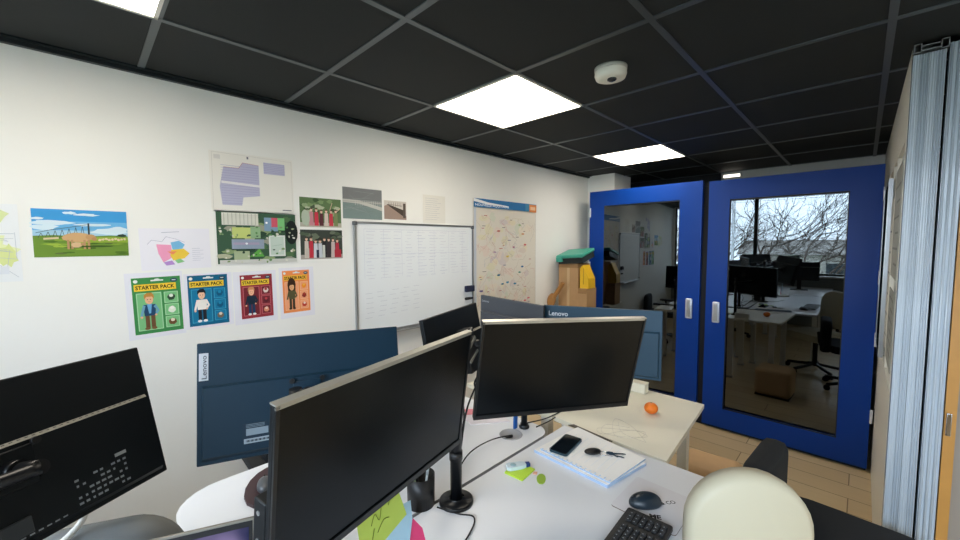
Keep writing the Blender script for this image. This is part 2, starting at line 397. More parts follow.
card(.545, .752, 1.252, 1.531, .576, .731, 1.280, 1.512, '#96303c', '#742630', '#c46a70', ('#c98a5a', '#17293a', '#1d3a5c', '#eeb292', '#17293a', False, '#e4e4e6', None),
     'dark red starter pack print with a figure in navy clothes', -.6, 0, (('#d98e70', '#e8c8b4'), ('#5a1f2a', '#b8434a'), ('#e0cfc8', '#a63a40')))
card(.768, .960, 1.253, 1.541, .785, .934, 1.284, 1.524, '#ee8f52', '#f2a478', '#f6c29a', ('#3c2418', '#5a5638', '#453a2c', '#e2ac7c', '#5a5638', True, '#3a2c20', None),
     'orange starter pack print with a long haired figure, rightmost of four', -.5, 0, (('#c83a2a', '#f0d0c0'), ('#8a2a22', '#b03a30'), ('#f09020', '#f4b450')), '#f0b43c')

# site plan
p = Poster(.466, .862, 1.84, 2.142, '#ebe9e2')
p.poly([(.12, .12), (.1, .42), (.15, .75), (.32, .75), (.37, .85), (.56, .83), (.56, .3), (.36, .26), (.34, .12)], '#b9b9d2')
for i in range(16): p.line([(.12, .15 + i * .042), (.55 if i > 3 else .35, .15 + i * .042)], .0014, '#9a9ac0')
p.poly([(.12, .48), (.56, .45), (.56, .49), (.12, .52)], '#e6e4e6')
p.rect(.62, .7, .89, .9, '#b9b9d2')
for i in range(6): p.line([(.62, .73 + i * .03), (.89, .73 + i * .03)], .0014, '#9a9ac0')
p.line([(.15, .75), (.32, .75), (.37, .85), (.56, .83)], .0015, '#b86a6a').line([(.02, .04), (.98, .03), (.98, .96), (.03, .98), (.02, .04)], .001, '#bdbcb8').rect(.84, .06, .96, .08, '#8c8c90').rect(.42, .92, .44, .96, '#777780').rect(.05, .87, .12, .94, '#dad8d4')
p.done('site_plan', 'large pale site plan with lilac hatched blocks, topmost sheet on the wall', 'plan', roll=-.5)
# aerial
p = Poster(.474, .874, 1.566, 1.846, '#e8e8e4')
p.rect(.02, .03, .98, .98, '#3c5c46')
for i in range(34):
    rg = random.Random(i + 9); p.blob(rg.uniform(.08, .92), rg.uniform(.08, .92), .07, .05, rg.choice(['#54744c', '#2c4838', '#8aa070', '#b3b69a', '#496a5c', '#9a9c8c']), i, j=.4)
p.rect(.08, .74, .5, .97, '#d6d7cc')
for i in range(9): p.rect(.1 + i * .045, .75, .11 + i * .045, .96, '#b8baae')
p.rect(.19, .5, .4, .7, '#c2cf7c').rect(.4, .5, .52, .72, '#93b68c').rect(.18, .3, .56, .48, '#9dabbd').rect(.2, .38, .5, .42, '#b8a7c0').poly([(.38, .15), (.5, .3), (.56, .15)], '#62aa4c').rect(.2, .1, .38, .26, '#a9b894')
p.rect(.57, .64, .74, .9, '#7f9db8').rect(.66, .72, .74, .9, '#cf5a6c').rect(.74, .66, .83, .9, '#7cc27c').ell(.6, .8, .015, .02, '#ffffff').ell(.69, .82, .015, .02, '#ffffff').ell(.35, .4, .015, .02, '#fff')if False else None
p.rect(.57, .64, .74, .9, '#7f9db8'); p.rect(.66, .72, .74, .9, '#cf5a6c'); p.rect(.74, .66, .83, .9, '#7cc27c'); p.ell(.6, .8, .015, .02, '#ffffff'); p.ell(.35, .4, .015, .02, '#ffffff')
p.ell(.92, .62, .085, .24, '#16211f'); p.rect(.62, .15, .83, .56, '#dde3dd').rect(.64, .18, .81, .53, '#c4d3c8').line([(.66, .35), (.79, .38)], .0015, '#8fb09c')
p.rect(.04, .03, .98, .1, '#cfd0ca')
for i in range(60):
    rg = random.Random(i + 500); p.blob(rg.uniform(.04, .95), rg.choice([rg.uniform(.04, .3), rg.uniform(.5, .72)]), rg.uniform(.008, .02), rg.uniform(.01, .025), rg.choice(['#c9cbb8', '#7f9a6a', '#2f4a3a', '#a8b090', '#e2e2d6', '#5c8a54']), i)
for i in range(10): p.line([(.2, .31 + i * .017), (.55, .31 + i * .017)], .001, '#8494a8')
p.done('aerial_print', 'green aerial view print under the lilac site plan', 'print')
# group photos
def people(p, cols, y, h, skin, seed):
    rg = random.Random(seed); n = len(cols)
    for i, c in enumerate(cols):
        x = .1 + .8 * (i + .5) / n; dy = rg.uniform(-.03, .05)
        p.poly([(x - .05, y), (x + .05, y), (x + .04, y + h + dy), (x - .04, y + h + dy)], c)
        p.ell(x, y + h + dy + .06, .028, .055, skin); p.poly([(x - .03, y + h + dy + .08), (x + .03, y + h + dy + .08), (x, y + h + dy + .14)], '#5a4030')
p = Poster(.887, 1.147, 1.764, 1.95, '#f2f2ee'); p.rect(.02, .06, .98, .98, '#5f7a50')
for i in range(24):
    rg = random.Random(i + 70); p.blob(rg.uniform(.05, .95), rg.uniform(.45, .93), .07, .06, rg.choice(['#7d9868', '#3f5a38', '#94a880', '#4a5a44', '#b4bca0']), i)
p.rect(.02, .06, .98, .2, '#b8b4a4'); people(p, ['#a8b8a0', '#c98a94', '#c83a4c', '#5a3038', '#d8c8bc', '#c8404e', '#7d8a5c'], .1, .4, '#e4c4ac', 1); p.blob(.14, .35, .1, .25, '#b9c6b2', 8, j=.1)
p.line([(.7, .6), (.76, .85)], .003, '#e4c4ac').line([(.85, .55), (.95, .68)], .003, '#e4c4ac')
p.done('photo_print', 'upper group photo of people in red and white outdoors', 'photo', 'group photos of people on the wall')
p = Poster(.885, 1.15, 1.574, 1.762, '#f2f2ee'); p.rect(.02, .06, .98, .98, '#3a423c')
for i in range(18):
    rg = random.Random(i + 170); p.blob(rg.uniform(.05, .95), rg.uniform(.6, .93), .07, .05, rg.choice(['#50604c', '#2a332c', '#6a7462']), i)
p.rect(.02, .06, .98, .2, '#a8a29a'); people(p, ['#cfc7bc', '#c23444', '#d5d8e0', '#c9cfd6', '#26262c', '#3a3438', '#c9b8b4', '#b83848'], .1, .48, '#e2c0a8', 2)
p.rect(.12, .12, .2, .4, '#c8c0b4').rect(.36, .1, .42, .35, '#2c3448').rect(.5, .1, .56, .5, '#d0d4cc').rect(.78, .1, .94, .35, '#b03040')
p.done('photo_print', 'lower group photo of people, darker background, under the other group photo', 'photo', 'group photos of people on the wall')
p = Poster(1.155, 1.432, 1.834, 2.03, '#8d9190'); p.rect(0, .62, 1, 1, '#7c7f80').rect(0, 0, 1, .5, '#7e908e')
for i in range(20):
    rg = random.Random(i + 270); p.line([(rg.uniform(0, .4), rg.uniform(.05, .95)), (rg.uniform(.6, 1), rg.uniform(.05, .95))], .001, rg.choice(['#94a09e', '#6e7a7a', '#a2a6a4']))
p.poly([(0, .52), (.4, .5), (1, .3), (1, .42), (.4, .6), (0, .62)], '#c4c4be').rect(.0, .54, 1, .57, '#b2b2ac')
for i in range(12): p.rect(.3 + i * .058, .44, .31 + i * .058, .62, '#c9c9c4')
p.done('photo_print', 'wide grey photo of a bridge over water above the whiteboard', 'photo')
p = Poster(1.449, 1.628, 1.842, 1.968, '#cfc8bf'); p.poly([(0, 0), (1, 0), (1, .2), (.2, .8), (0, .7)], '#a08a7e').poly([(.1, .8), (.9, .15), (.95, .5), (.3, .75)], '#4a4038').rect(.85, .1, .97, .9, '#5a5048').line([(.15, .8), (.8, .75)], .003, '#6a6058')
for i in range(6): p.rect(.2 + i * .1, .7, .22 + i * .1, .92, '#8a8078')
p.done('photo_print', 'small brown photo of a railing above the whiteboard', 'photo')
p = Poster(1.775, 1.99, 1.828, 2.035, '#e6e4dc')
for i in range(11): p.line([(.1, .88 - i * .075), (.6 + .3 * random.random(), .88 - i * .075)], .0018, '#bcbcc4')
p.done('text_sheet', 'pale sheet of handwritten text above the right end of the whiteboard', 'paper')

# big regional map
mx0, mx1, mz0, mz1 = 2.29, 3.155, 1.02, 2.05
p = Poster(mx0, mx1, mz0, mz1, '#e2dccf', th=.0012)
rg = random.Random(3)
for i in range(60):
    p.blob(rg.uniform(.08, .92), rg.uniform(.05, .86), rg.uniform(.02, .07), rg.uniform(.015, .05), rg.choice(['#e6dccb', '#ded3c6', '#e4d6c9', '#d9dac8', '#e2dcc0', '#dad0cb', '#e6dcc2']), i)
for i in range(70):
    x, y = rg.uniform(.05, .95), rg.uniform(.03, .88); pts = [(x, y)]
    for k in range(4): x += rg.uniform(-.09, .09); y += rg.uniform(-.07, .07); pts.append((min(.97, max(.03, x)), min(.89, max(.02, y))))
    p.line(pts, .0016, rg.choice(['#c7a9a0', '#b9b09a', '#d09088', '#a8aebc', '#c8b088', '#b4a8a0']))
for (a, b_, c) in ((.42, .28, '#3f7d9c'), (.36, .36, '#3f7d9c'), (.5, .29, '#4a8cab'), (.75, .42, '#4a7cab'), (.62, .27, '#4a8cab'), (.7, .37, '#6aa08c'), (.8, .62, '#d56a70'), (.76, .72, '#e0a070'), (.5, .52, '#e0c860'), (.86, .12, '#e07884'), (.8, .1, '#d86a78'), (.36, .74, '#c87868'), (.5, .1, '#c8a060'), (.1, .24, '#6a5a8c'), (.7, .8, '#a8c090'), (.6, .6, '#c08898'), (.3, .56, '#b8a0b0')):
    p.blob(a, b_, .024, .008, c, int(a * 100))
for i in range(30): p.rect(*(lambda x, y: (x, y, x + rg.uniform(.02, .06), y + .005))(rg.uniform(.06, .88), rg.uniform(.04, .88)), rg.choice(['#b05a58', '#6a7898', '#8c8478', '#c46a60']))
p.rect(0, .93, 1, 1.0, '#2a76b0').rect(.8, .93, 1, 1.0, '#4a8cb4').rect(.87, .925, 1, .995, '#e08c4c').poly([(0, 1), (.2, .975), (.5, .96), (.52, .95), (.2, .955), (0, .975)], '#eef2f4').text('NOUVELLE AQUITAINE', .02, .937, .5, .022, '#e6eef4', .02)
p.rect(0, 0, .03, .93, '#c8d0dc').line([(.985, 0), (.985, .93)], .003, '#a8a090').rect(.89, .945, .98, .975, '#f0c8a0')
p.done('region_poster', 'tall coloured region map with a blue header strip beside the whiteboard', 'map')

# whiteboard
wb0, wb1, wbz0, wbz1 = 1.232, 2.262, 1.09, 1.806
t = empty('whiteboard', ((wb0 + wb1) / 2, YW, wbz0), 0, 'framed white board with faint handwriting on the wall', 'whiteboard')
W2 = (wb1 - wb0) / 2; H = wbz1 - wbz0
p = Poster(wb0, wb1, wbz0, wbz1, '#e7ecef', th=.012)
rg = random.Random(12)
for i in range(15):
    v = .93 - i * .031
    for k in range(9):
        a = .06 + k * .1 + rg.uniform(0, .02); p.line([(a, v), (a + rg.uniform(.03, .08), v + rg.uniform(-.004, .004))], .0016, rg.choice(['#b9bdd4', '#a9aecb', '#c6c9da', '#c3bdd0']))
for k in range(7): p.line([(.05 + k * .14, .95), (.05 + k * .14, .5)], .0012, '#c2c6da')
p.line([(.05, .95), (.93, .95)], .0012, '#b0b4cc').line([(.05, .72), (.93, .72)], .0012, '#b8bcd4')
for i in range(6):
    for k in range(5):
        a = .04 + k * .09 + rg.uniform(0, .03); p.line([(a, .36 - i * .045 + k * .008), (a + .05, .362 - i * .045 + k * .008)], .0018, '#bcc0cc')
o = p.done('board_surface', None, None, parent=t); o.location = (0, -.0005, H / 2)
mb = MB(); fr = .012
mb.b2((-W2 - fr, -.02, -fr), (W2 + fr, 0, 0), M_alu).b2((-W2 - fr, -.02, H), (W2 + fr, 0, H + fr), M_alu).b2((-W2 - fr, -.02, 0), (-W2, 0, H), M_alu).b2((W2, -.02, 0), (W2 + fr, 0, H), M_alu)
mb.build('frame', t)
for sx in (-1, 1):
    for zz in (0, H): MB().box((sx * (W2 + fr / 2), -.012, zz), (.026, .026, .026), mat('grey_cap', '#5c6064', .5), bev=.005).build('corner_cap', t)
MB().b2((-W2 * .75, -.07, -fr - .006), (W2 * .75, -.015, -fr), M_alu).build('pen_tray', t)
t = tag(MB().box((0, 0, 0), (.095, .03, .05), mat('navy_felt', '#1c2440', .8), bev=.008).build('board_eraser', loc=(2.215, YW - .034, 1.305)), 'dark navy eraser stuck on the right side of the whiteboard', 'eraser')
tag(MB().cyl((-.03, 0, 0), (.03, 0, 0), .011, M_blk, 16).cyl((.03, 0, 0), (.05, 0, 0), .008, mat('navy_felt', '#1c2440')).build('marker_pen', loc=(2.20, YW - .032, 1.225)), 'short black marker stuck on the whiteboard under the eraser', 'marker')

# ================================================================ BOOTH with blue doors
BX = 3.9
GY, GT = 3.8, -.6   # the panes sit very slightly out of plumb in their rebates
M_tint = glassy('tinted_glass', (0.10, 0.11, 0.115, 1), 2.1, gl=(.8, .88, .92, 1))
t = empty('glazed_booth', (4.02, 1.02, 0), 0, 'blue booth with two tinted glass doors at the end of the room', 'booth')
L = lambda x, y, z: (x - 4.02, y - 1.02, z)
mb = MB().b2(L(4.12, -.085, .02), L(4.15, 2.14, 2.2), M_boothbody).b2(L(3.94, 2.11, .02), L(4.12, 2.14, 2.2), M_boothbody).b2(L(3.94, -.085, .02), L(4.12, -.06, 2.2), M_boothbody)
mb.b2(L(3.94, -.06, 2.17), L(4.12, 2.11, 2.2), M_boothbody).b2(L(3.94, -.085, 0), L(4.15, 2.14, .02), M_boothbody).b2(L(3.945, .98, .02), L(4.12, 1.045, 2.17), M_boothbody)
mb.build('cabinet_body', t)
def bdoor(y0, y1, z1, gy0, gy1, gz0, gz1, hy, hz, hinge_y, gyaw=0, gtilt=0):
    mb = MB()
    for a, b_ in (((y0, .03), (gy0, z1)), ((gy1, .03), (y1, z1)), ((gy0, .03), (gy1, gz0)), ((gy0, gz1), (gy1, z1))):
        mb.b2(L(BX, a[0], a[1]), L(BX + .04, b_[0], b_[1]), M_booth)
    d = mb.build('door', t)
    gp = MB().b2((-.003, -(gy1 - gy0) / 2 - .004, -(gz1 - gz0) / 2 - .004), (.003, (gy1 - gy0) / 2 + .004, (gz1 - gz0) / 2 + .004), M_tint).build('glass_pane', d, loc=L(BX + .032, (gy0 + gy1) / 2, (gz0 + gz1) / 2))
    gp.rotation_euler = (0, R(gtilt), R(gyaw))
    mb = MB(); ms = mat('glazing_bead', '#05080c', .5)
    for a, b_ in (((gy0, gz0), (gy0 + .006, gz1)), ((gy1 - .006, gz0), (gy1, gz1)), ((gy0, gz0), (gy1, gz0 + .006)), ((gy0, gz1 - .012), (gy1, gz1))): mb.b2(L(BX + .006, *a), L(BX + .018, *b_), ms)
    mb.build('glazing_bead', d)
    MB().box(L(BX - .012, hy, hz), (.024, .058, .185), mat('handle_white', '#c9ced8', .3, metal=.4), bev=.01, seg=3).box(L(BX - .026, hy, hz), (.006, .03, .15), M_alu, bev=.002).build('handle', d)
    for z in (.42, .98, 1.42, 2.0): MB().box(L(BX - .004, hinge_y, z), (.012, .016, .1), mat('hinge_white', '#d0d2d4', .4), bev=.003).build('hinge', d)
bdoor(1.04, 2.142, 2.222, 1.227, 1.977, .2, 2.066, 1.121, 1.068, 2.134, GY, 0)
bdoor(-.088, .988, 2.206, .083, .829, .2, 2.04, .902, 1.058, -.094, 0, GT)
# white lintel unit visible above the booth with a small lamp
t = empty('emergency_light', (XF, 1.06, 2.40), 0, 'small glowing white light fitting on the wall above the right blue door', 'light')
MB().box((-.02, 0, 0), (.04, .18, .04), M_white, bev=.004).build('housing', t)
MB().box((-.042, 0, 0), (.006, .15, .028), emit('small_lamp', '#fff6e6', 3.0)).build('lens', t)

# ================================================================ PARTITION on the right
M_poly = mat('translucent_polycarbonate', '#b3bfca', 0.25, spec=0.6, coat=0.3)
M_poly.node_tree.nodes['Principled BSDF'].inputs['Subsurface Weight'].default_value = 0.0
M_part = mat('partition_white', '#e3e0d4', .5)
mb = MB()
mb.b2((XP + .08, YP - .05, 0), (XF, YP, 1.0), M_part).b2((XP + .08, YP - .05, 2.1), (XF, YP, CH), M_part)
for x in (XP + .08, 2.98, 3.3, 3.86): mb.b2((x, YP - .05, 1.0), (x + .06 if x < 3.8 else XF, YP, 2.1), M_part)
mb.b2((XP + .14, YP - .04, 1.0), (3.86, YP - .015, 2.1), mat('frosted_pane', '#cfd3ce', .4))
pt = struct(mb, 'wall_partition')
t = empty('notice_board', (3.56, YP, 1.0), 0, 'dark notice board edge-on on the partition beside the right blue door', 'board')
MB().b2((-.285, 0, 0), (.285, .016, 1.02), mat('dark_board', '#10181a', .95, spec=0)).build('panel', t)
mb = MB()
for a, b_ in (((-.295, -.01), (-.285, 1.03)), ((.285, -.01), (.295, 1.03)), ((-.285, -.01), (.285, 0)), ((-.285, 1.02), (.285, 1.03))): mb.b2((a[0], 0, a[1]), (b_[0], .02, b_[1]), M_alu)
mb.build('frame', t)
for i, (x0, z0, x1, z1, c) in enumerate(((2.46, 1.5, 2.92, 2.02, '#a4a59c'), (2.5, 1.08, 2.9, 1.44, '#9b9c93'), (3.02, 1.1, 3.2, 1.9, '#c8c6ba'))):
    q = MB().b2((-(x1 - x0) / 2, 0, 0), ((x1 - x0) / 2, .003, z1 - z0), ink(c))
    for k in range(6): q.b2((-(x1 - x0) * .4, .003, .06 + k * (z1 - z0) * .14), ((x1 - x0) * (.1 + .3 * (k % 2)), .0036, .07 + k * (z1 - z0) * .14), ink('#7c7d76'))
    tag(q.build('notice_sheet', loc=((x0 + x1) / 2, YP - .0003, z0)), ['upper grey printed sheet on the white partition', 'lower grey printed sheet on the white partition', 'tall pale sheet between the dark board and the grey sheets'][i], 'paper', 'sheets on the partition')
# stacked sliding ribbed panels
t = empty('sliding_panel_stack', (XP, -.155, 0), 0, 'stack of translucent ribbed sliding panels at the end of the partition', 'sliding panels')
for k in range(4):
    y = YP - .011 - k * .0215 + .155; mb = MB()
    mb.b2((.003 * (k % 2), y - .0105, .03), (.075 + .01 * k, y + .0105, 2.40), M_poly)
    for q in range(3): mb.cyl((.001, y - .007 + q * .007, .03), (.001, y - .007 + q * .007, 2.40), .0018, M_poly, 10)
    mb.build('ribbed_panel', t)
mb = MB()
for y in (.034, -.036):
    mb.b2((-.004, y - .011, 2.405), (.08, y - .008, 2.44), M_alu).b2((-.004, y + .008, 2.405), (.08, y + .011, 2.44), M_alu).b2((-.004, y - .011, 2.437), (.08, y + .011, 2.44), M_alu).b2((-.004, y - .011, 2.405), (.08, y + .011, 2.408), M_alu)
mb.b2((-.002, -.028, 2.41), (.08, .026, 2.415), M_alu).b2((-.002, -.028, 2.428), (.08, .026, 2.432), M_alu)
mb.build('top_track', t)
# flat panel next to it and glazed wall with wooden door
t = empty('fixed_panel', (XP, -.228, 0), 0, 'pale blue translucent fixed panel left of the wooden door frame', 'panel')
mb = MB().b2((.004, -.026, .02), (.05, .024, 2.42), M_poly)
for k in range(3): mb.cyl((.003, .018 - k * .016, .02), (.003, .018 - k * .016, 2.42), .004, M_poly, 10)
mb.build('panel_sheet', t)
M_wood = mat('door_oak', '#b8853f', .45, noise=.15, nscale=12)
dr = struct(MB().b2((XP - .005, -.287, 0), (XP + .06, -.257, 2.1), M_wood).b2((XP - .005, -1.2, 0), (XP + .06, -1.17, 2.1), M_wood).b2((XP - .005, -1.17, 2.07), (XP + .06, -.287, 2.1), M_wood), 'door_1')
MB().b2((XP + .02, -1.17, .01), (XP + .055, -.287, 2.07), mat('door_taupe', '#8d857b', .5)).build('door_leaf', dr)
MB().box((XP - .01, -.268, .96), (.01, .014, .09), M_chrome, bev=.002).build('strike_plate', dr)
struct(MB().b2((XP, -1.2, 2.1), (XP + .06, -.257, CH), mat('transom_grey', '#b9bcbc', .3)).b2((XP, YR, 0), (XP + .06, -1.2, CH), M_wall), 'wall_right')

# ================================================================ DESKS
DH = .74
def desk(name, pts, zt, mtop, medge, legs, label, beam=None):
    cx = sum(p_[0] for p_ in pts) / len(pts); cy = sum(p_[1] for p_ in pts) / len(pts)
    t = empty(name, (cx, cy, 0), 0, label, 'desk')
    MB().prism([(x - cx, y - cy) for x, y in pts], zt - .024, zt, mtop, medge).build('tabletop', t, normals=True)
    for (x, y) in legs: MB().b2((x - cx - .025, y - cy - .025, 0), (x - cx + .025, y - cy + .025, zt - .024), M_white).box((x - cx, y - cy, .01), (.07, .07, .02), M_alu, bev=.003).build('leg', t)
    if beam: MB().b2((beam[0] - cx, beam[1] - cy, zt - .07), (beam[2] - cx, beam[3] - cy, zt - .025), M_white).build('beam', t)
    return t
desk('work_desk', rrect(-.1, .36, 1.69, 1.055, (0, .03, .03, .03)), DH, M_deskw, M_deskw, ((-.03, .42), (-.03, 1.0), (1.05, .42), (1.62, 1.0)), 'white desk in front holding notebook, phone, mouse and keyboard', (.2, .68, 1.55, .72))
desk('work_desk', rrect(.18, 1.07, 1.6, 1.78, (.1, .16, .1, .085)), DH, M_deskw, M_deskedge, ((.4, 1.2), (.4, 1.7), (1.45, 1.2), (1.45, 1.7)), 'white round-cornered desk along the wall side with a cable grommet', (.4, 1.4, 1.45, 1.44))
desk('work_desk', [(1.705, .56), (2.47, .615), (2.47, 1.15), (1.74, 1.15), (1.72, .9)], DH, M_deskc, M_deskc, ((1.80, .66), (2.40, .70), (1.80, 1.1), (2.40, 1.1)), 'cream desk with the tangerine, nearest the blue doors', (1.8, .88, 2.4, .92))
desk('work_desk', [(1.74, 1.165), (2.12, 1.165), (2.16, 1.85), (1.76, 1.85)], DH, M_deskc, M_deskc, ((1.82, 1.25), (2.05, 1.25), (1.82, 1.77), (2.05, 1.77)), 'cream desk behind the large dark screen, towards the region map', (1.82, 1.5, 2.08, 1.54))
desk('work_desk', rrect(-1.4, .34, -.13, 1.055, .03), DH, M_deskw, M_deskw, ((-1.3, .4), (-1.3, 1.0), (-.2, .4), (-.2, 1.0)), 'white desk near the window, reflected in the right booth door', (-1.3, .68, -.25, .72))
desk('work_desk', rrect(-1.4, 1.07, -.25, 1.75, .03), DH, M_deskw, M_deskw, ((-1.3, 1.15), (-1.3, 1.68), (-.33, 1.15), (-.33, 1.68)), 'white wall-side desk near the window, under the tilted black monitor', (-1.3, 1.4, -.33, 1.44))
# grommet
t = empty('cable_grommet', (1.425, 1.19, DH), 0, 'round grey cable grommet in the round-cornered desk', 'grommet')
MB().lathe([(.0, .001), (.05, .001), (.052, .003), (.055, .003), (.057, 0)], (0, 0, 0), mat('grommet_grey', '#9a9b9e', .6, bump=.6, bscale=500), 32).build('ring', t)
MB().flat([(-.05, -.012, .0042), (-.02, -.03, .0042), (.0, -.012, .0042), (-.02, .0, .0042), (-.042, .002, .0042)], M_blk).build('slot', t)

# ================================================================ MONITORS
def monitor(name, W, H, loc, rot, front, mback, label, group, logo=None, ledge=.26, bezel=M_bezel, sticker=None, topedge=None, arm=True, prints=False, minipc=False):
    yaw, tilt, roll = rot
    Rm = Matrix.Rotation(R(yaw), 4, 'Z') @ Matrix.Rotation(R(tilt), 4, 'X') @ Matrix.Rotation(R(roll), 4, 'Y')
    if front: Rm = Rm @ Matrix.Rotation(PI, 4, 'Z')
    t = empty(name, loc, 0, label, 'monitor', group)
    t.rotation_euler = Rm.to_euler()
    w, h = W / 2, H / 2
    # local: back at -y, screen at +y
    MB().box((0, 0, 0), (W, .014, H), mback, bev=.003).build('back_shell', t)
    zl = h - ledge * H
    mb = MB(); d = -.024; e = .012
    a = [(-w + e, -.007, -h + e), (w - e, -.007, -h + e), (w - e, -.007, zl), (-w + e, -.007, zl)]
    b_ = [(-w + e + .008, d, -h + e + .012), (w - e - .008, d, -h + e + .012), (w - e - .008, d, zl - .006), (-w + e + .008, d, zl - .006)]
    mb.flat([b_[0], b_[1], b_[2], b_[3]], mback)
    for i in range(4):
        j = (i + 1) % 4; mb.flat([a[i], a[j], b_[j], b_[i]], M_sil if (i == 2 and not front and mback is M_navyback) else mback)
    for k in range(46):
        x = -w + .03 + k * (W - .06) / 45; mb.box((x, -.0125, zl - .003), (.005, .004, .003), M_blk)
    mb.build('electronics_cover', t)
    mb = MB(); bw = .007
    mb.b2((-w, .007, h - bw), (w, .012, h), topedge or bezel).b2((-w, .007, -h), (w, .013, -h + .016), bezel).b2((-w, .007, -h), (-w + bw, .012, h), bezel).b2((w - bw, .007, -h), (w, .012, h), bezel)
    if topedge: mb.b2((-w, -.007, h - .001), (w, .012, h + .002), topedge)
    mb.build('bezel', t)
    MB().b2((-w + bw, .007, -h + .016), (w - bw, .0095, h - bw), M_screen).build('screen', t)
    if arm:
        MB().box((0, d - .003, -.01), (.085, .008, .085), mback, bev=.003).cyl((.045, d - .008, .035), (.045, d - .016, .035), .008, M_blk).cyl((-.045, d - .008, .035), (-.045, d - .016, .035), .008, M_blk).cyl((0, d - .01, -.01), (0, d - .04, -.01), .022, M_blkm).build('vesa_plate', t)
    def txt(s, x, z, hh, m, vert=False, bold=.02, yy=None, ww=None):
        M = Matrix.Translation((x, yy, z)) @ Matrix.Rotation(R(90), 4, 'X')
        if vert: M = M @ Matrix.Rotation(R(90), 4, 'Z')
        return M
    if logo == 'h':
        MB().text('Lenovo', txt('', -w + .03, h - .055, 0, 0, yy=-.0085), .026, ink('#d5dbe2'), bold=.015).build('logo', t)
    if logo == 'h2':
        MB().text('Lenovo', txt('', -w + .02, h - .04, 0, 0, yy=-.0085), .016, ink('#a8acb2'), bold=.01).build('logo', t)
    if logo == 'v':
        mb = MB().box((-w + .018, -.0078, h - .072), (.024, .0016, .082), ink('#c7ccd2')); mb.text('Lenovo', txt('', -w + .026, h - .108, 0, 0, vert=True, yy=-.0092), .013, ink('#3a3f48'), w=.07, bold=.01)
        mb.build('logo_plate', t)
    if sticker:
        sx, sz = sticker; mb = MB().box((sx, d - .0008, sz), (.1, .0014, .058), ink('#1a3040'))
        mb.box((sx - .006, d - .0018, sz - .022), (.08, .0008, .014), ink('#a9b6c0'))
        for k in range(22): mb.box((sx - .04 + k * .0035, d - .0026, sz - .022), (.0012 + .001 * (k % 3), .0006, .006), ink('#26323c'))
        mb.box((sx - .01, d - .0018, sz + .004), (.06, .0008, .02), ink('#8a9aa6'))
        for k in range(3): mb.box((sx - .015, d - .0018, sz + .018 + k * .004), (.05, .0006, .0015), ink('#7f909c'))
        mb.box((sx + .04, d - .0018, sz + .014), (.016, .0006, .024), ink('#6d7f8c')); mb.build('rating_label', t)
    if prints:
        mb = MB(); rg = random.Random(5)
        for rr in range(5):
            for k in range(9):
                if rg.random() < .75: mb.box((.1 + k * .0125, d - .0006, -.09 - rr * .0135), (rg.uniform(.004, .009), .0006, .005), ink('#8f979c'))
        mb.box((.195, d - .0006, -.074), (.025, .0008, .008), ink('#a6adb0'))
        for k in range(8): mb.box((-.03 + k * .014, d - .0006, -.152), (.008, .0006, .003), ink('#8f979c'))
        mb.build('regulatory_print', t)
        MB().box((-.01, d - .003, -.13), (.05, .008, .035), mat('port_grey', '#2a3034', .6), bev=.002).build('cable_port', t)
        mb = MB(); mb.tube([(-.19, d - .012, .02), (-.12, d - .02, .028), (-.07, d - .016, .02)], .006, M_alu).build('vesa_screw_bar', t)
        MB().cyl((-.16, d, .06), (-.16, d - .014, .06), .012, M_alu).build('vesa_knob', t)
    if minipc:
        mb = MB().b2((w - .04, -.05, -.12), (w - .004, -.014, -.015), M_navyback, bev=.003)
        for z in (-.04, -.095): mb.cyl((w - .004, -.034, z), (w - .0025, -.034, z), .0045, M_alu, 12)
        mb.build('rear_bracket_box', t)
    return t
GM = 'computer monitors'
A = monitor('computer_monitor', .61, .36, (.499, .782, 1.231), (13.9, 8.0, -.4), True, M_navyback, 'large dark screen in front at left centre with a yellow-green note', GM, topedge=M_sil, minipc=True)
B = monitor('computer_monitor', .61, .36, (1.16, .741, 1.239), (-30.2, 13.0, 2.2), True, M_navyback, 'black screen with a silver top edge standing over the notebook and phone', GM, topedge=M_sil)
C_ = monitor('computer_monitor', .61, .36, (.505, 1.299, 1.192), (-21.9, -11.7, .1), False, M_teal, 'petrol blue monitor back with an upright logo plate, in front of the four starter prints', GM, logo='v', ledge=.36, sticker=(-.135, -.105))
D_ = monitor('computer_monitor', .61, .36, (-.142, 1.268, 1.207), (31.9, -13.1, .1), False, M_navyback, 'tilted black monitor back at the left edge of the picture', GM, ledge=.37, prints=True)
F_ = monitor('computer_monitor', .54, .32, (1.79, 1.505, 1.173), (-96.8, 0, .7), False, M_slate, 'slate grey monitor back below the region map', GM, logo='h2', ledge=.3)
G_ = monitor('computer_monitor', .61, .36, (1.932, .992, 1.144), (-66.9, -1, 0), False, M_teal2, 'blue grey monitor back with a white logo, in front of the left blue door', GM, logo='h', ledge=.3)
E_ = monitor('computer_monitor', .54, .32, (1.243, 1.37, 1.195), (20.5, -11.1, 0), False, M_navyback, 'small-looking black monitor back below the whiteboard, mostly hidden', GM, ledge=.4)
H_ = monitor('computer_monitor', .54, .32, (-1.0, 1.40, 1.06), (95, 0, 0), False, M_navyback, 'black monitor near the window, left of two seen reflected in the door', GM)
I_ = monitor('computer_monitor', .54, .32, (-1.0, .78, 1.06), (85, 0, 0), False, M_navyback, 'black monitor near the window, right of two seen reflected in the door', GM)
q = MB().box((-.04, -.07, -.03), (.09, .05, .2), M_blk, bev=.006)
q.build('rear_bracket', E_)
q = MB().box((-.04, -.097, .0), (.1, .004, .014), M_sil, rot=Euler((0, R(-24), 0)).to_matrix()); q.build('bracket_rail', E_)
q = MB().box((-.04, -.097, -.06), (.1, .004, .012), M_sil, rot=Euler((0, R(-20), 0)).to_matrix()); q.build('bracket_rail', E_)
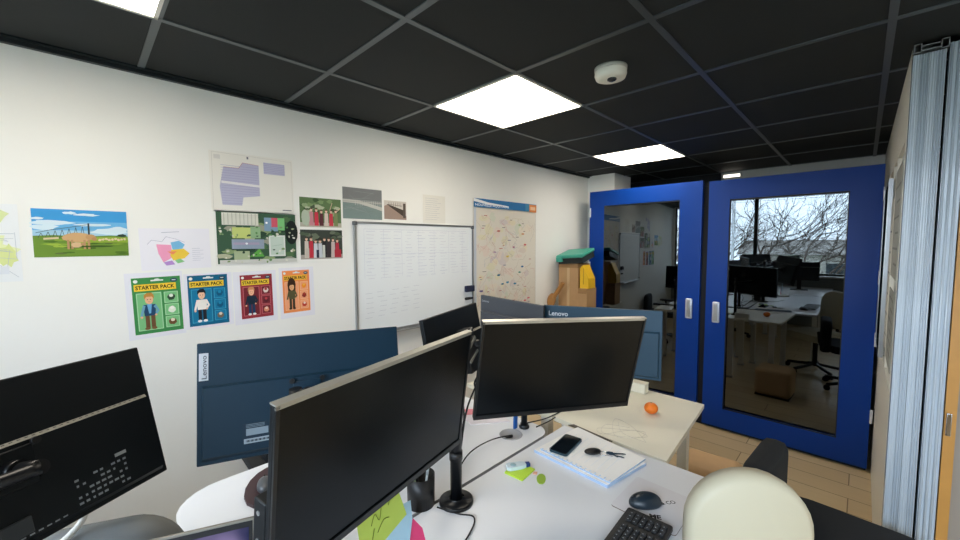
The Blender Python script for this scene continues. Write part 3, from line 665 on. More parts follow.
q = MB().box((-.05, -.097, .055), (.08, .004, .006), M_sil, rot=Euler((0, R(-18), 0)).to_matrix()); q.build('bracket_rail', E_)
bpy.context.view_layer.update()
def loc2w(o, p): return o.matrix_world @ Vector(p)

# monitor arms / stands
def arm(base, poletop, mon, label, r=.021, baser=.062, mid=None, name='monitor_mount', extra=0):
    # pole, clamp and swing arm up to the back plate
    bx, by = base
    t = empty(name, (bx, by, DH), 0, label, 'monitor arm', 'black monitor arms')
    MB().lathe([(0, 0), (baser, 0), (baser, .008), (baser - .006, .012), (r + .004, .014), (r + .004, .02)], (0, 0, 0), M_blkm, 36).build('base_plate', t)
    MB().cyl((0, 0, .012), (0, 0, poletop - DH), r, M_blkm, 28).build('pole', t)
    for z in (.16, .28): MB().cyl((0, 0, z), (0, 0, z + .03), r + .003, M_blk, 28).build('clamp_ring', t)
    v = loc2w(mon, (0, -.066, -.01)); v = v - Vector((bx, by, DH))
    v2 = loc2w(mon, (0, -.12, -.01)) - Vector((bx, by, DH))
    j = Vector((0, 0, min(v.z, poletop - DH - .03)))
    MB().cyl((0, 0, j.z - .02), (0, 0, j.z + .02), r + .008, M_blk, 28).tube([j, mid and (Vector(mid) - Vector((bx, by, DH))) or (j + v2) / 2, v2], .014, M_blkm, 12).cyl(v2, v, .016, M_blk).build('swing_arm', t)
    return t
arm((.905, 1.012), 1.33, A, 'black pole monitor arm clamped at the desk seam in front')
arm((1.53, 1.19), 1.2, B, 'black monitor arm behind the screen over the notebook', r=.016, baser=.026)
arm((.42, 1.17), 1.25, C_, 'black monitor arm holding the petrol blue monitor', r=.018, baser=.05)
arm((-.33, 1.10), 1.25, D_, 'black monitor arm holding the tilted black monitor at the left', r=.018, baser=.05)
arm((1.22, 1.52), 1.25, E_, 'black monitor arm under the half hidden black monitor', r=.016, baser=.04)
def stand(mon, label, zoff=.0, side=-1):
    p_ = loc2w(mon, (0, side * -.0 - .032, -.02)); q = loc2w(mon, (0, -.1, 0))
    yaw = mon.rotation_euler.z
    t = empty('monitor_stand', (q.x, q.y, DH), yaw, label, 'monitor stand', 'flat foot monitor stands')
    MB().b2((-.12, -.09, 0), (.12, .09, .01), M_blk, bev=.003).build('foot', t)
    MB().b2((-.03, -.012, .01), (.03, .012, p_.z - DH + .04), M_blk, bev=.003).build('neck', t)
    MB().b2((-.028, .012, p_.z - DH - .04), (.028, .06, p_.z - DH + .03), M_blk).build('mount', t)
arm((2.06, 1.60), 1.2, F_, 'black monitor arm behind the slate grey monitor', r=.016, baser=.04)
arm((2.22, 1.10), 1.2, G_, 'black monitor arm behind the blue grey monitor', r=.016, baser=.04)
stand(H_, 'black stand of the left monitor near the window'); stand(I_, 'black stand of the right monitor near the window')
# blue label strip on the arm behind B
tag(MB().b2((-.012, -.004, 0), (.012, .004, .16), mat('blue_strap', '#1f5fae', .5)).build('cable_strap', loc=(1.49, 1.215, DH)), 'bright blue strap by the arm under the notebook screen', 'strap')

# ================================================================ CABLES
def cable(pts, rr, label, m=M_rub, name='cable', cat='cable'):
    c = Vector(pts[0]); o = MB().tube([Vector(p_) - c for p_ in pts], rr, m, 8, 8).build(name, loc=c); return tag(o, label, cat)
cable([(.83, 1.03, .748), (.86, .955, .746), (.885, .9, .746), (.8, .85, .746), (.62, .8, .746)], .0026, 'thin black cable trailing over the front desk from the pole')
cable([(1.415, 1.175, .746), (1.3, 1.2, .757), (1.15, 1.19, .76), (1.02, 1.13, .752), (.95, 1.062, .747), (.93, 1.0, .757)], .0028, 'thin black cable running from the grommet to the pole')
cable([(.935, 1.01, 1.12), (.99, 1.06, 1.0), (.965, 1.08, .85), (.96, 1.085, .748)], .003, 'black cable hanging down beside the front pole')
cable([(1.16, 1.1, 1.17), (1.1, 1.15, 1.0), (1.04, 1.13, .86), (1.01, 1.12, .748)], .004, 'black cable hanging between the two front screens')
cable([(1.19, 1.05, 1.22), (1.12, 1.13, 1.1), (1.17, 1.12, 1.04), (1.2, 1.06, 1.12)], .004, 'looped black cable between the two front screens')
cable([(1.33, .89, 1.14), (1.42, .94, .98), (1.53, .93, .95), (1.5, .82, 1.08)], .0045, 'thick black cable looping below the notebook screen')
cable([(1.52, .98, 1.09), (1.75, .99, .9), (1.72, 1.15, .75), (1.56, 1.2, .748)], .003, 'black cable drooping from the notebook screen to the cream desk')
cable([(1.5, 1.15, 1.08), (1.56, 1.17, .95), (1.5, 1.15, .85), (1.54, 1.19, .748)], .003, 'black cable wound down the arm under the notebook screen')
cable([(1.565, 1.14, .746), (1.65, 1.13, .747), (1.72, 1.13, .748)], .003, 'short black cable lying across the desk gap')
# white cable loop and dark cables under monitor D
cable([(-.13, 1.33, 1.05), (-.08, 1.30, 1.02), (-.035, 1.33, 1.045), (-.03, 1.34, 1.0), (-.08, 1.33, .96), (-.16, 1.3, .95)], .007, 'white cable loop under the tilted monitor at the left', m=M_white)
cable([(-.3, 1.35, 1.05), (-.16, 1.36, 1.02), (-.06, 1.38, 1.0), (-.04, 1.35, 1.04)], .004, 'black cable looped under the tilted monitor at the left')
# clear cable tangle
M_clear = mat('pale_cable', '#cfcabd', .3)
pts = []
rg = random.Random(21)
for k in range(20): pts.append((1.83 + .1 * math.cos(k * 1.3) * rg.uniform(.4, 1.1) + rg.uniform(-.02, .02), .80 + .12 * math.sin(k * 1.05) * rg.uniform(.4, 1.1), .7425 + .0012 * (k % 3)))
cable(pts, .0009, 'pale translucent cord tangled on the cream desk', m=M_clear, name='cord', cat='cord')

# ================================================================ DESK ITEMS
# papers and notebook
def flat_item(name, pts, z0, z1, m, label, cat, extra=None, group=None, ms=None):
    cx = sum(p_[0] for p_ in pts) / len(pts); cy = sum(p_[1] for p_ in pts) / len(pts)
    mb = MB().prism([(x - cx, y - cy) for x, y in pts], 0, z1 - z0, m, ms)
    if extra: extra(mb, cx, cy, z1 - z0)
    return tag(mb.build(name, loc=(cx, cy, z0), normals=False), label, cat, group)
M_pblue = mat('paper_blue_tint', '#b9d3ee', .7)
flat_item('paper_stack', [(1.372, 1.01), (1.355, .655), (1.61, .61), (1.685, .985)], DH, DH + .012, M_paper, 'stack of white papers under the notebook', 'papers', ms=mat('page_edges', '#a9bfdc', .8))
t = empty('notebook', (1.37, .82, DH + .0125), 0, 'open white notebook with pale blue edges under the phone and keys', 'notebook')
MB().prism([(.02, .17), (.0, -.17), (.26, -.20), (.315, .155)], 0, .006, M_paper, mat('page_edges', '#a9bfdc', .8)).build('pages', t)
q = MB()
for k in range(16): q.tube([(.004 + .0008 * k, -.165 + k * .0215, .002), (-.004 + .0008 * k, -.165 + k * .0215, .008), (.006 + .0008 * k, -.165 + k * .0215, .011), (.014 + .0008 * k, -.165 + k * .0215, .006)], .0014, M_pblue, 6, 3)
q.build('spiral_binding', t)
q = MB()
for k in range(9): q.box((.15, -.12 + k * .03, .0063), (.2, .001, .0004), ink('#d7e2ee'))
q.build('ruled_lines', t)
# phone
t = empty('smartphone', (1.487, .919, DH + .0195), R(97), 'dark smartphone lying on the white notebook', 'phone'); t.scale = (1.14, 1.14, 1.1)
MB().prism(rrect(-.037, -.077, .037, .077, .011), 0, .008, mat('phone_case', '#1f3f4e', .35)).build('case', t, normals=True)
MB().prism(rrect(-.033, -.073, .033, .073, .009), .008, .0086, mat('phone_screen', '#050608', .08)).build('display', t, normals=True)
# keys
t = empty('key_bunch', (1.51, .80, DH + .0195), R(-35), 'bunch of keys with a black fob on the notebook', 'keys'); t.scale = (1.25,) * 3
MB().sph((0, 0, .008), .03, M_blk, sc=(1, .62, .26)).build('fob', t)
ring = [(.035 + .014 * math.cos(k * PI / 6), -.012 + .014 * math.sin(k * PI / 6), .003) for k in range(13)]
MB().tube(ring, .0012, M_chrome, 6, 1).build('key_ring', t)
for k, (a, ln) in enumerate(((-38, .055), (-18, .06), (-60, .04))):
    M = Matrix.Translation((.046, -.018, .002 + k * .0026)) @ Matrix.Rotation(R(a), 4, 'Z'); q = MB(); q.T = M
    q.prism([(0, -.01), (.018, -.01), (.02, -.004), (ln, -.004), (ln, .001), (ln - .008, .004), (.02, .004), (.018, .01), (0, .01), (-.004, 0)], 0, .0022, M_chrome).build('key', t, normals=True)
# sticky notes + correction roller
M_lime = mat('lime_paper', '#b9dc3c', .6)
flat_item('sticky_note_pad', [(1.158, 1.0), (1.165, .915), (1.262, .925), (1.25, 1.015)], DH, DH + .006, M_lime, 'lime green sticky pad under the correction roller', 'sticky notes')
t = empty('correction_roller', (1.215, .985, DH + .0065), R(-32), 'white and blue correction roller on the lime sticky pad', 'correction tape')
MB().prism([(-.042, -.014), (-.03, -.02), (.02, -.018), (.04, -.01), (.04, .01), (.02, .018), (-.03, .02), (-.042, .014)], 0, .014, mat('roller_white', '#cfe0ea', .25)).build('case', t, normals=True)
MB().prism([(.04, -.012), (.058, -.009), (.058, .009), (.04, .012)], .001, .013, mat('roller_navy', '#233d7a', .3)).build('cap', t, normals=True)
MB().lathe([(0, .016), (.011, .016), (.013, .014)], (-.014, 0, 0), mat('roller_disc', '#93b5c0', .3), 20).build('reel', t)
flat_item('leaf_note', [(1.228 + .03 * math.cos(k * PI / 8) + .0, .87 + .02 * math.sin(k * PI / 8) + .012 * math.cos(k * PI / 8)) for k in range(16)], DH, DH + .003, mat('leaf_green', '#94b53c', .6), 'round green sticker sheet right of the lime sticky pad', 'sticker')
flat_item('tiny_tab', [(1.232, .915), (1.24, .9), (1.256, .908), (1.246, .921)], DH, DH + .003, mat('tab_orange', '#e0a890', .6), 'tiny orange tab between the sticky pad and green sticker', 'tab')
# mouse pad
def padtext(mb, cx, cy, th):
    A_ = Matrix.Translation((1.345 - cx, .395 - cy, th + .0004)) @ Matrix.Rotation(R(93), 4, 'Z')
    mb.text('ME', Matrix.Translation((1.30 - cx, .475 - cy, th + .0004)) @ Matrix.Rotation(R(-62), 4, 'Z'), .022, ink('#1c1c1e'), bold=.04)
    mb.text('& CO', Matrix.Translation((1.395 - cx, .47 - cy, th + .0004)) @ Matrix.Rotation(R(-38), 4, 'Z') @ Matrix.Rotation(R(0), 4, 'Z'), .017, ink('#1c1c1e'), bold=.01)
flat_item('mouse_pad', rrect(1.272, .385, 1.505, .603, .012), DH, DH + .003, mat('pad_white', '#dcdbe0', .7), 'pale mouse pad with black lettering at the right of the desk', 'mouse pad', extra=padtext, ms=mat('pad_edge', '#6a5a52', .8))
def mouse(loc, rz, label, m=M_blk, s=1.0, z0=0):
    t = empty('computer_mouse', loc, rz, label, 'mouse')
    q = MB().sph((0, 0, .006), .05 * s, m, sc=(1.05, .62, .62), n=20)
    for v in q.bm.verts:
        if v.co.z < 0: v.co.z = 0
    q.build('shell', t)
    MB().box((.033 * s, 0, .0285 * s), (.014, .005, .012), M_rub, bev=.002).build('scroll_wheel', t)
    MB().box((.028 * s, .001, .0303 * s), (.042 * s, .0012, .003), M_rub, rot=Euler((0, R(18), 0)).to_matrix()).build('button_split', t)
    return t
mouse((1.36, .515, DH + .0035), R(140), 'dark wireless mouse on the pale mouse pad', mat('mouse_slate', '#1d2a33', .35), 1.12)
flat_item('mouse_pad', [(.465 + .075 * math.cos(k * PI / 8) + .06 * math.sin(k * PI / 8), 1.60 + .12 * math.sin(k * PI / 8) - .03 * math.cos(k * PI / 8)) for k in range(16)], DH, DH + .012, mat('gel_pad', '#3a2227', .45), 'dark red rounded wrist pad on the wall-side desk', 'mouse pad')
mouse((.445, 1.585, DH + .0125), R(75), 'grey black mouse on the dark red pad behind the big screen', mat('mouse_grey', '#4c4f53', .3), .9)
mouse((.95, .62, DH + .001), R(90), 'small dark mouse on the front desk hidden low in the picture', M_blk, .9) if False else None
# keyboard
def keyboard(c, rz, L_, Wd, label, m=mat('key_dark', '#23262a', .5)):
    t = empty('keyboard', (c[0], c[1], DH + .0005), rz, label, 'keyboard')
    MB().prism(rrect(-L_ / 2, -Wd / 2, L_ / 2, Wd / 2, .008), 0, .014, mat('kb_body', '#101317', .45)).build('body', t, normals=True)
    q = MB(); s = .0187
    nx = int((L_ - .02) / s)
    for j in range(6):
        for i in range(nx):
            if i in (nx - 4,) or (i == nx - 8 and j in (0,)): continue
            q.box((-L_ / 2 + .014 + (i + .3) * s, -Wd / 2 + .018 + j * (Wd - .03) / 5.6, .0165), (.0158, .0155, .006), m, bev=.0015, seg=1)
    q.build('keys', t)
    q = MB()
    rgk = random.Random(2)
    for j in range(6):
        for i in range(nx):
            if i in (nx - 4,): continue
            q.box((-L_ / 2 + .012 + (i + .3) * s, -Wd / 2 + .0195 + j * (Wd - .03) / 5.6, .0197), (.003, .0035, .0003), ink('#9fa6ac'))
    q.build('key_legends', t); return t
keyboard((1.072, .46), R(3), .44, .145, 'black keyboard at the near edge of the desk by the mouse pad')
# pen pot with pens
t = empty('pen_pot', (.81, 1.095, DH), 0, 'black wire pen pot at the foot of the front pole', 'pen pot')
MB().lathe([(0, .002), (.046, .002), (.048, 0), (.05, .11), (.0475, .11), (.0455, .006), (0, .006)], (0, 0, 0), M_blk, 32).build('cup', t)
def pen(x, y, dx, dy, c, label, ln=.14, r_=.0045):
    t = empty('pen', (x, y, DH + .008), 0, label, 'pen', 'pens in the black pot')
    q = Vector((dx, dy, 1)).normalized()
    MB().cyl((0, 0, 0), q * ln * .75, r_, mat('pen_' + c[1:], c, .3), 12).build('barrel', t); MB().cyl(q * ln * .75, q * ln, r_ + .0006, mat('pen_' + c[1:], c, .3), 12).build('cap', t)
pen(.815, 1.085, .08, -.1, '#b9c3c8', 'silver pen standing in the black pot'); pen(.825, 1.095, .12, -.02, '#101216', 'black pen standing in the black pot')
pen(.795, 1.095, -.12, .05, '#a8c4a4', 'pale green pen leaning in the black pot', .135, .005); pen(.81, 1.11, -.02, .1, '#22262c', 'dark marker standing in the black pot', .13, .007)
# sticky notes on monitor A lower bezel
def hang(pts, m, label, name='sticky_note', scrib=None):
    P_ = [Vector(p_) for p_ in pts]; c = sum(P_, Vector()) / len(P_); n = (P_[1] - P_[0]).cross(P_[2] - P_[0]).normalized()
    q = MB(); a = [p_ - c for p_ in P_]; b_ = [p_ + n * .0006 for p_ in a]
    q.flat(a, m); q.flat(b_[::-1], m)
    for i in range(len(a)): q.flat([a[i], a[(i + 1) % len(a)], b_[(i + 1) % len(a)], b_[i]], m)
    if scrib:
        ex = (P_[1] - P_[0]).normalized(); ey = (P_[0] - P_[3]).normalized(); side = 1 if n.dot(Vector((0, -1, 0))) > 0 else -1
        base = n * (.0016 if side > 0 else -.0010)
        def pp(u_, v_): return a[3] + (P_[2] - P_[3]) * u_ + (P_[0] - P_[3]) * v_ + base
        for line in scrib: q.tube([pp(*z) for z in line], .0008, ink('#6f8a2c'), 5, 4)
    return tag(q.build(name, loc=c), label, 'sticky note')
M_lime2 = mat('yellow_green_note', '#c3dc62', .6)
zz = .0
hang([(.408, .80, 1.047), (.533, .832, 1.068), (.546, .80, .985), (.405, .765, .955)], M_lime2, 'yellow-green sticky note with handwriting hanging from the big dark screen', scrib=[[(.25, .55), (.35, .7), (.42, .5), (.5, .72)], [(.55, .75), (.62, .85), (.7, .72), (.64, .6)], [(.35, .3), (.5, .42), (.62, .35)], [(.2, .2), (.3, .45)]])
hang([(.50, .838, .99), (.585, .838, .985), (.59, .838, .93), (.578, .838, .86), (.50, .838, .86)], mat('blue_note', '#a9cfe4', .6), 'pale blue note half hidden behind the yellow-green note')
hang([(.572, .845, .957), (.588, .845, .937), (.628, .845, .88), (.64, .845, .83), (.57, .845, .82)], mat('pink_note', '#e8407c', .6), 'bright pink note right of the yellow-green note')
# laptop
t = empty('laptop', (.098, 1.07, DH + .0015), R(-24), 'open laptop with a lit purple screen at the bottom left', 'laptop')
MB().prism(rrect(-.165, -.235, .165, 0, .01), 0, .018, M_sil).build('base', t, normals=True)
MB().b2((-.15, -.11, .018), (.15, -.02, .0195), M_blk).build('keyboard_deck', t)
Lm = Matrix.Translation((0, 0, .014)) @ Matrix.Rotation(R(-14), 4, 'X')
q = MB(); q.T = Lm; q.b2((-.165, 0, 0), (.165, .007, .245), mat('laptop_lid', '#8f8a80', .4, metal=.5), bev=.002); lid = q.build('lid', t)
q = MB(); q.T = Lm; q.b2((-.158, -.0012, .008), (.158, 0, .238), M_blk).build('bezel', lid)
m = bpy.data.materials.new('laptop_screen'); m.use_nodes = True; nt = m.node_tree; nt.nodes.clear()
o_ = nt.nodes.new('ShaderNodeOutputMaterial'); e_ = nt.nodes.new('ShaderNodeEmission'); cr = nt.nodes.new('ShaderNodeValToRGB'); n_ = nt.nodes.new('ShaderNodeTexNoise'); tc_ = nt.nodes.new('ShaderNodeTexCoord')
n_.inputs['Scale'].default_value = 9; nt.links.new(tc_.outputs['Object'], n_.inputs[0]); nt.links.new(n_.outputs[0], cr.inputs[0]); nt.links.new(cr.outputs[0], e_.inputs[0]); nt.links.new(e_.outputs[0], o_.inputs[0])
cr.color_ramp.elements[0].position = .35; cr.color_ramp.elements[0].color = hexc('#20305c'); cr.color_ramp.elements[1].position = .65; cr.color_ramp.elements[1].color = hexc('#b8a8dc'); e_.inputs[1].default_value = .6
q = MB(); q.T = Lm; q.b2((-.15, -.0018, .016), (.15, -.0012, .225), m).build('display', lid)
# red/pink folder on wall-side desk
def fold(mb, cx, cy, th):
    mb.prism([(1.42 - cx, 1.50 - cy), (1.55 - cx, 1.40 - cy), (1.58 - cx, 1.45 - cy), (1.46 - cx, 1.56 - cy)], th, th + .001, mat('folder_pink', '#e58a98', .6))
flat_item('paper_folder', [(1.36, 1.40), (1.53, 1.28), (1.66 - .08, 1.5), (1.42, 1.62)], DH, DH + .004, mat('folder_white', '#e6dfe4', .6), 'white and pink folder on the desk behind the two front screens', 'folder', extra=fold)
# tangerine
t = empty('tangerine', (2.138, .79, DH), 0, 'orange tangerine on the cream desk', 'fruit')
q = MB().sph((0, 0, .03), .035, mat('tangerine_skin', '#ee7a18', .45, bump=.6, bscale=250), sc=(1.05, 1, .86), n=20); q.build('fruit_body', t)
MB().lathe([(0, .0015), (.004, .001), (.005, -.001)], (0, 0, .0605), mat('calyx', '#6a7a2c', .7), 8).build('calyx', t)
# white tray behind far desk
t = empty('document_tray', (2.41, .99, DH), 0, 'small white upright box on the far corner of the cream desk', 'box')
MB().b2((-.03, -.07, 0), (.03, .07, .055), M_deskc, bev=.003).build('box_body', t); MB().b2((-.032, -.072, .055), (.032, .072, .062), M_deskc, bev=.002).build('lid', t)
# dark wedge strip painted in for the shaded gap between the desks
flat_item('gap_shade_strip', [(1.70, 1.04), (1.726, 1.02), (1.699, .80), (1.69, .80)], DH + .001, DH + .004, mat('gap_shade_taupe', '#5f584c', .4, metal=.4), 'dark taupe strip painted in as the shaded desk gap beside the notebook', 'strip')

# ================================================================ CHAIRS
def chair(loc, rz, m, label, top=1.0, bw=.46, bh=.46, arms=True, thick=.07, group='office chairs', round_=.2, frame=M_blk):
    t = empty('office_chair', (loc[0], loc[1], 0), rz, label, 'chair', group)   # faces +y
    for k in range(5):
        a = 2 * PI * k / 5 + .3; e = Vector((.29 * math.cos(a), .29 * math.sin(a), .065))
        q = MB().tube([(0, 0, .11), e * .5 + Vector((0, 0, .05)), e], .018, frame, 8, 4); lg = q.build('base_leg', t)
        MB().cyl((e.x - .012, e.y, .03), (e.x + .012, e.y, .03), .03, M_rub, 16).build('caster', lg)
    MB().cyl((0, 0, .08), (0, 0, .43), .026, frame, 20).build('gas_lift', t)
    q = MB().prism(rrect(-.24, -.22, .24, .24, .09), .43, .51, m); q.build('seat', t, normals=True)
    yb = -.26
    q = MB(); M = Matrix.Translation((0, yb, top - bh)) @ Matrix.Rotation(R(90), 4, 'X'); 
    pts = rrect(-bw / 2, 0, bw / 2, bh, (round_, round_, .06, .06), 8)
    # cushioned backrest: three layered outlines
    ins = lambda k: [(x * (1 - k), bh / 2 + (y - bh / 2) * (1 - k)) for x, y in pts]
    layers = [(ins(.10), -thick / 2), (ins(.02), -thick * .36), (ins(0), 0), (ins(.02), thick * .36), (ins(.10), thick / 2)]
    rings = [[q.bm.verts.new(M @ Vector((x, y, z))) for x, y in P_] for P_, z in layers]; n = len(pts); fs = []
    for A_, B_ in zip(rings, rings[1:]):
        for k in range(n): fs.append(q.bm.faces.new((A_[k], A_[(k + 1) % n], B_[(k + 1) % n], B_[k])))
    fs.append(q.bm.faces.new(rings[0][::-1])); fs.append(q.bm.faces.new(rings[-1])); q._add(fs, m, True)
    q.build('backrest', t, normals=True)
    MB().tube([(0, -.1, .42), (0, -.28, .44), (0, yb - thick / 2 - .012, .6), (0, yb - thick / 2 - .01, top - bh * .5)], .018, frame, 10, 5).build('back_support', t)
    if arms:
        for s in (-1, 1):
            q = MB().tube([(s * .22, -.02, .44), (s * .29, -.02, .5), (s * .29, -.02, .64)], .015, frame, 8, 4); ar = q.build('armrest', t)
            MB().box((s * .29, 0, .655), (.07, .24, .03), M_rub, bev=.012).build('arm_pad', ar)
    return t
chair((1.53, .37), R(-52), M_cream, 'cream office chair at the front desk, only its rounded backrest showing', 1.01, .34, .47, arms=False, round_=.165)
chair((2.0, .0), R(176), M_fabk, 'black office chair behind the cream chair, near the blue doors', .775, .42, .36, arms=False, round_=.07, thick=.09)
chair((.094, 1.59), R(-26), M_fabg, 'grey office chair at the left end of the wall-side desk', .965, .40, .45, arms=False, round_=.12)
chair((.81, 1.99), R(178), M_fabk, 'black office chair between the wall and the wall-side desk', .78, .4, .36, arms=True, round_=.08)
chair((-.75, .12), R(5), M_fabk, 'black office chair at the desk near the window', 1.0, .46, .5, arms=True, round_=.08)
flat_item('white_cloth', [(-.1, 1.3), (.0, 1.27), (.03, 1.36), (-.06, 1.39)], .852, .862, M_paper, 'small white cloth over the grey chair back', 'cloth') if False else None

# tan pouf on floor
t = empty('storage_pouf', (2.69, .62, 0), R(4), 'tan rounded pouf on the wooden floor beside the cream desk', 'pouf')
MB().box((0, 0, .155), (.30, .32, .29), mat('tan_cover', '#ddb88c', .7, noise=.08, nscale=12), bev=.045, seg=4).build('cushion', t)
MB().box((0, 0, .008), (.28, .30, .016), M_blk).build('base', t)

# ================================================================ CORNER CABINET WITH BOXES
t = empty('low_cabinet', (3.55, 2.12, 0), 0, 'white low cabinet in the corner beside the left blue door', 'cabinet')
MB().b2((-.2, -.19, .05), (.25, .19, .98), M_white).build('carcass', t); MB().b2((-.215, -.18, .07), (-.2, -.002, .96), M_white, bev=.002).build('door', t); MB().b2((-.215, .002, .07), (-.2, .18, .96), M_white, bev=.002).build('door', t)
MB().b2((-.19, -.18, 0), (.24, .18, .05), M_blk).build('plinth', t)
t = empty('cardboard_box', (3.58, 2.14, .981), 0, 'tall brown cardboard box in the corner with a green tray on top', 'box')
MB().b2((-.08, -.10, 0), (.14, .13, .48), M_card).build('box_body', t)
q = MB().b2((-.082, -.101, .44), (-.078, .131, .48), mat('card_dark', '#9a744a', .8)); q.build('box_flap', t)
MB().b2((-.0815, .0, 0), (-.0805, .03, .48), mat('tape', '#c9a87c', .4)).build('packing_tape', t)
t = empty('storage_tray', (3.57, 2.12, 1.50), (R(-4), R(-13), R(3)), 'green plastic tray with a dark rim on top of the cardboard box', 'tray')
MB().b2((-.12, -.15, -.01), (.14, .13, .05), mat('dark_tray', '#131b1c', .5), bev=.006).build('dark_tub', t)
MB().b2((-.13, -.16, .05), (.15, .14, .085), mat('green_lid', '#3fa08a', .4), bev=.01).build('lid', t)
MB().box((-.135, .1, .045), (.02, .07, .05), mat('green_lid', '#3fa08a', .4), bev=.004).build('clip', t)
t = empty('cardboard_box', (3.56, 1.972, .981), 0, 'short brown cardboard box beside the blue door, right of the tall one', 'box')
MB().b2((-.09, -.045, 0), (.1, .05, .24), M_card).build('box_body', t); MB().box((-.095, 0, .215), (.004, .09, .05), mat('card_dark', '#9a744a'), rot=Euler((0, R(12), 0)).to_matrix()).build('box_flap', t)
t = empty('yellow_bag', (3.56, 1.965, 1.222), 0, 'yellow bag on the short cardboard box beside the blue door', 'bag')
q = MB().prism([(-.045, 0), (.05, 0), (.05, .2), (.02, .23), (-.01, .16), (-.04, .1)], -.07, .07, mat('yellow_plastic', '#e2b41c', .45), M=Matrix.Rotation(R(90), 4, 'X') @ Matrix.Rotation(R(90), 4, 'Y'))
q.build('bag_body', t, normals=True); MB().box((-.072, .01, .12), (.004, .01, .16), mat('yellow_fold', '#b98f14', .5)).build('fold', t)
t = empty('wooden_paddle', (3.345, 2.20, .0), 0, 'brown wooden paddle leaning on the wall left of the cardboard box', 'paddle')
q = MB(); q.T = Matrix.Translation((0, .0, 0)); q.tube([(.02, -.01, .0), (.02, .0, .6), (.0, .03, 1.0), (.0, .045, 1.06)], .014, mat('paddle_wood', '#a8743a', .5), 10); q.build('shaft', t)
q = MB().sph((.0, .055, 1.09), .07, mat('paddle_wood', '#a8743a', .5), sc=(.25, .7, 1.1), rot=Euler((R(18), 0, 0)).to_matrix()); q.tube([(0, .03, 1.12), (0, -.04, 1.22), (0, -.08, 1.28)], .022, mat('paddle_wood', '#a8743a', .5), 10); q.build('blade', t)

# ================================================================ OUTSIDE the window (seen reflected in the booth doors)
def tree(x, y, h, seed, label):
    rg = random.Random(seed); t = empty('bare_tree', (x, y, -3.2), 0, label, 'tree', 'bare trees outside the window')
    M_bark = mat('bark', '#4a4038', .9)
    MB().tube([(0, 0, 0), (.04, .03, h * .1), (0, .06, h * .2)], lambda s_: .12 - .03 * s_, M_bark, 10, 4).build('trunk', t)
    q = MB()
    def branch(p, d, l, rr, dep):
        e = p + d * l; midp = (p + e) / 2 + Vector([rg.uniform(-.1, .1) * l for _ in range(3)])
        q.tube([p, midp, e], lambda s_: rr * (1 - .4 * s_), M_bark, 6 if dep < 2 else 3, 2 if dep < 4 else 1)
        if dep >= 6: return
        for k in range(3 if dep < 5 else 2):
            ax = Vector([rg.uniform(-1, 1) for _ in range(3)]).normalized(); nd = (Matrix.Rotation(rg.uniform(.3, .8), 3, ax) @ d).normalized(); nd.z = nd.z * .85 + .12; nd.normalize()
            branch(p + d * l * (1, .75, .5)[k], nd, l * rg.uniform(.6, .82), rr * .62, dep + 1)
    for k in range(5):
        a = 2 * PI * k / 5 + rg.random(); branch(Vector((0, .06, h * .19)), Vector((math.cos(a) * .8, math.sin(a) * .8, .6)).normalized(), h * .2, .06, 0)
    q.build('branches', t)
tree(-8.0, 1.9, 12.5, 4, 'bare spreading tree outside the window, nearest one')
tree(-15.5, 6.8, 11, 9, 'bare tree outside the window, further left')
tree(-15.5, -2.6, 11, 11, 'bare tree outside the window, further right')
struct(MB().b2((-60, -40, -3.5), (XB - .2, 40, -3.2), mat('outside_ground', '#6c7560', .9, noise=.2, nscale=.5)), 'ground_outside')
t = empty('house', (-38, -1, -3.2), 0, 'pale low building with windows beyond the trees', 'building')
MB().b2((-3, -9, 0), (3, 9, 3.0), mat('render_pale', '#b0aca2', .8)).build('wall', t)
q = MB(); q.flat([(3.3, -9.4, 3.0), (3.3, 9.4, 3.0), (0, 9.4, 4.2), (0, -9.4, 4.2)], mat('roof_tile', '#8a8680', .8)); q.flat([(-3.3, -9.4, 3.0), (0, -9.4, 4.2), (0, 9.4, 4.2), (-3.3, 9.4, 3.0)], mat('roof_tile', '#8a8680')); q.flat([(3.3, -9.4, 3), (0, -9.4, 4.2), (-3.3, -9.4, 3)], mat('roof_tile', '#8a8680')); q.flat([(3.3, 9.4, 3), (-3.3, 9.4, 3), (0, 9.4, 4.2)], mat('roof_tile', '#8a8680')); q.build('roof', t)
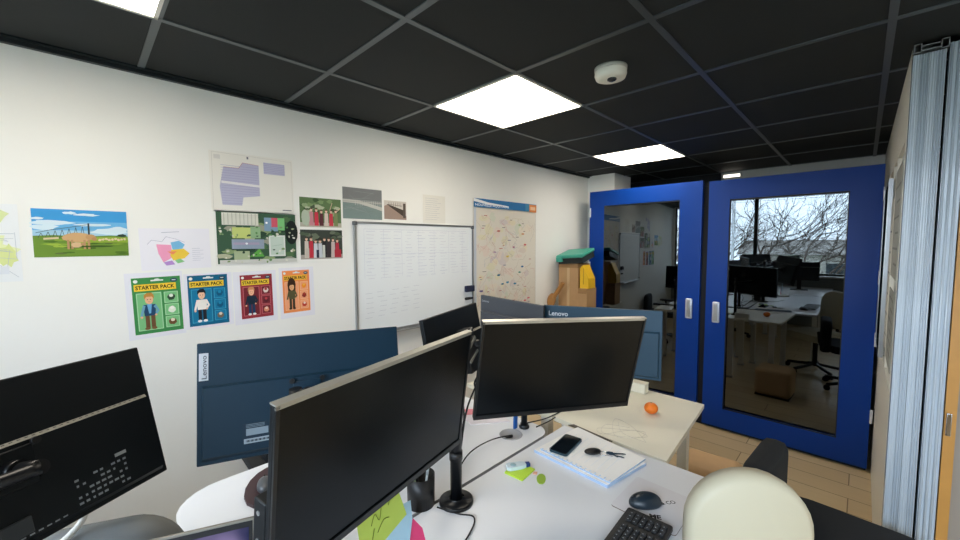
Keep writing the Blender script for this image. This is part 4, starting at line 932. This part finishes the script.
for y in (-7, -4, -1, 2, 5, 7.5): MB().b2((3.0, y, 1.0), (3.04, y + 1.1, 2.3), mat('dark_pane', '#30383c', .3)).build('window', t)
tag(MB().box((0, 0, 1), (.9, 34, 2), mat('hedge_green', '#465038', .95, noise=.4, nscale=6, bump=1, bscale=20), bev=.15).build('hedge', loc=(-24, 0, -3.2)), 'long clipped hedge outside between trees and building', 'hedge')
t = empty('street_lamp', (-4.4, 2.5, -3.2), 0, 'pale lamp post outside the window', 'street lamp')
MB().cyl((0, 0, 0), (0, 0, 7), .04, mat('lamp_pale', '#c8cccd', .5)).build('pole', t); MB().box((.2, 0, 7), (.5, .12, .08), mat('lamp_pale', '#c8cccd')).build('lamp_head', t)

# ================================================================ LIGHT
w = bpy.data.worlds.new('world'); SC.world = w; w.use_nodes = True; nt = w.node_tree
bg = nt.nodes['Background']; sk = nt.nodes.new('ShaderNodeTexSky'); sk.sky_type = 'PREETHAM' if False else 'HOSEK_WILKIE'
sk.turbidity = 6; sk.sun_direction = Vector((.3, -.6, .74)).normalized()
mxw = nt.nodes.new('ShaderNodeMix'); mxw.data_type = 'RGBA'; mxw.inputs[0].default_value = .75; mxw.inputs[7].default_value = (.78, .88, 1.0, 1)
nt.links.new(sk.outputs[0], mxw.inputs[6]); nt.links.new(mxw.outputs[2], bg.inputs[0]); bg.inputs[1].default_value = 15.0
la = bpy.data.lights.new('window_portal', 'AREA'); la.shape = 'RECTANGLE'; la.size = wy1 - wy0; la.size_y = wz1 - wz0; la.cycles.is_portal = True
lo = bpy.data.objects.new('window_portal', la); COL.objects.link(lo); lo.location = (XB - .12, (wy0 + wy1) / 2, (wz0 + wz1) / 2); lo.rotation_euler = (R(90), 0, R(-90))

vs = SC.view_settings; SC.display_settings.display_device = 'sRGB'
vs.view_transform = 'Standard'; vs.look = 'None'; vs.gamma = 1; vs.use_curve_mapping = False; vs.exposure = 0.12
try:
    SC.cycles.max_bounces = 10; SC.cycles.transparent_max_bounces = 12; SC.cycles.sample_clamp_indirect = 6
except Exception: pass
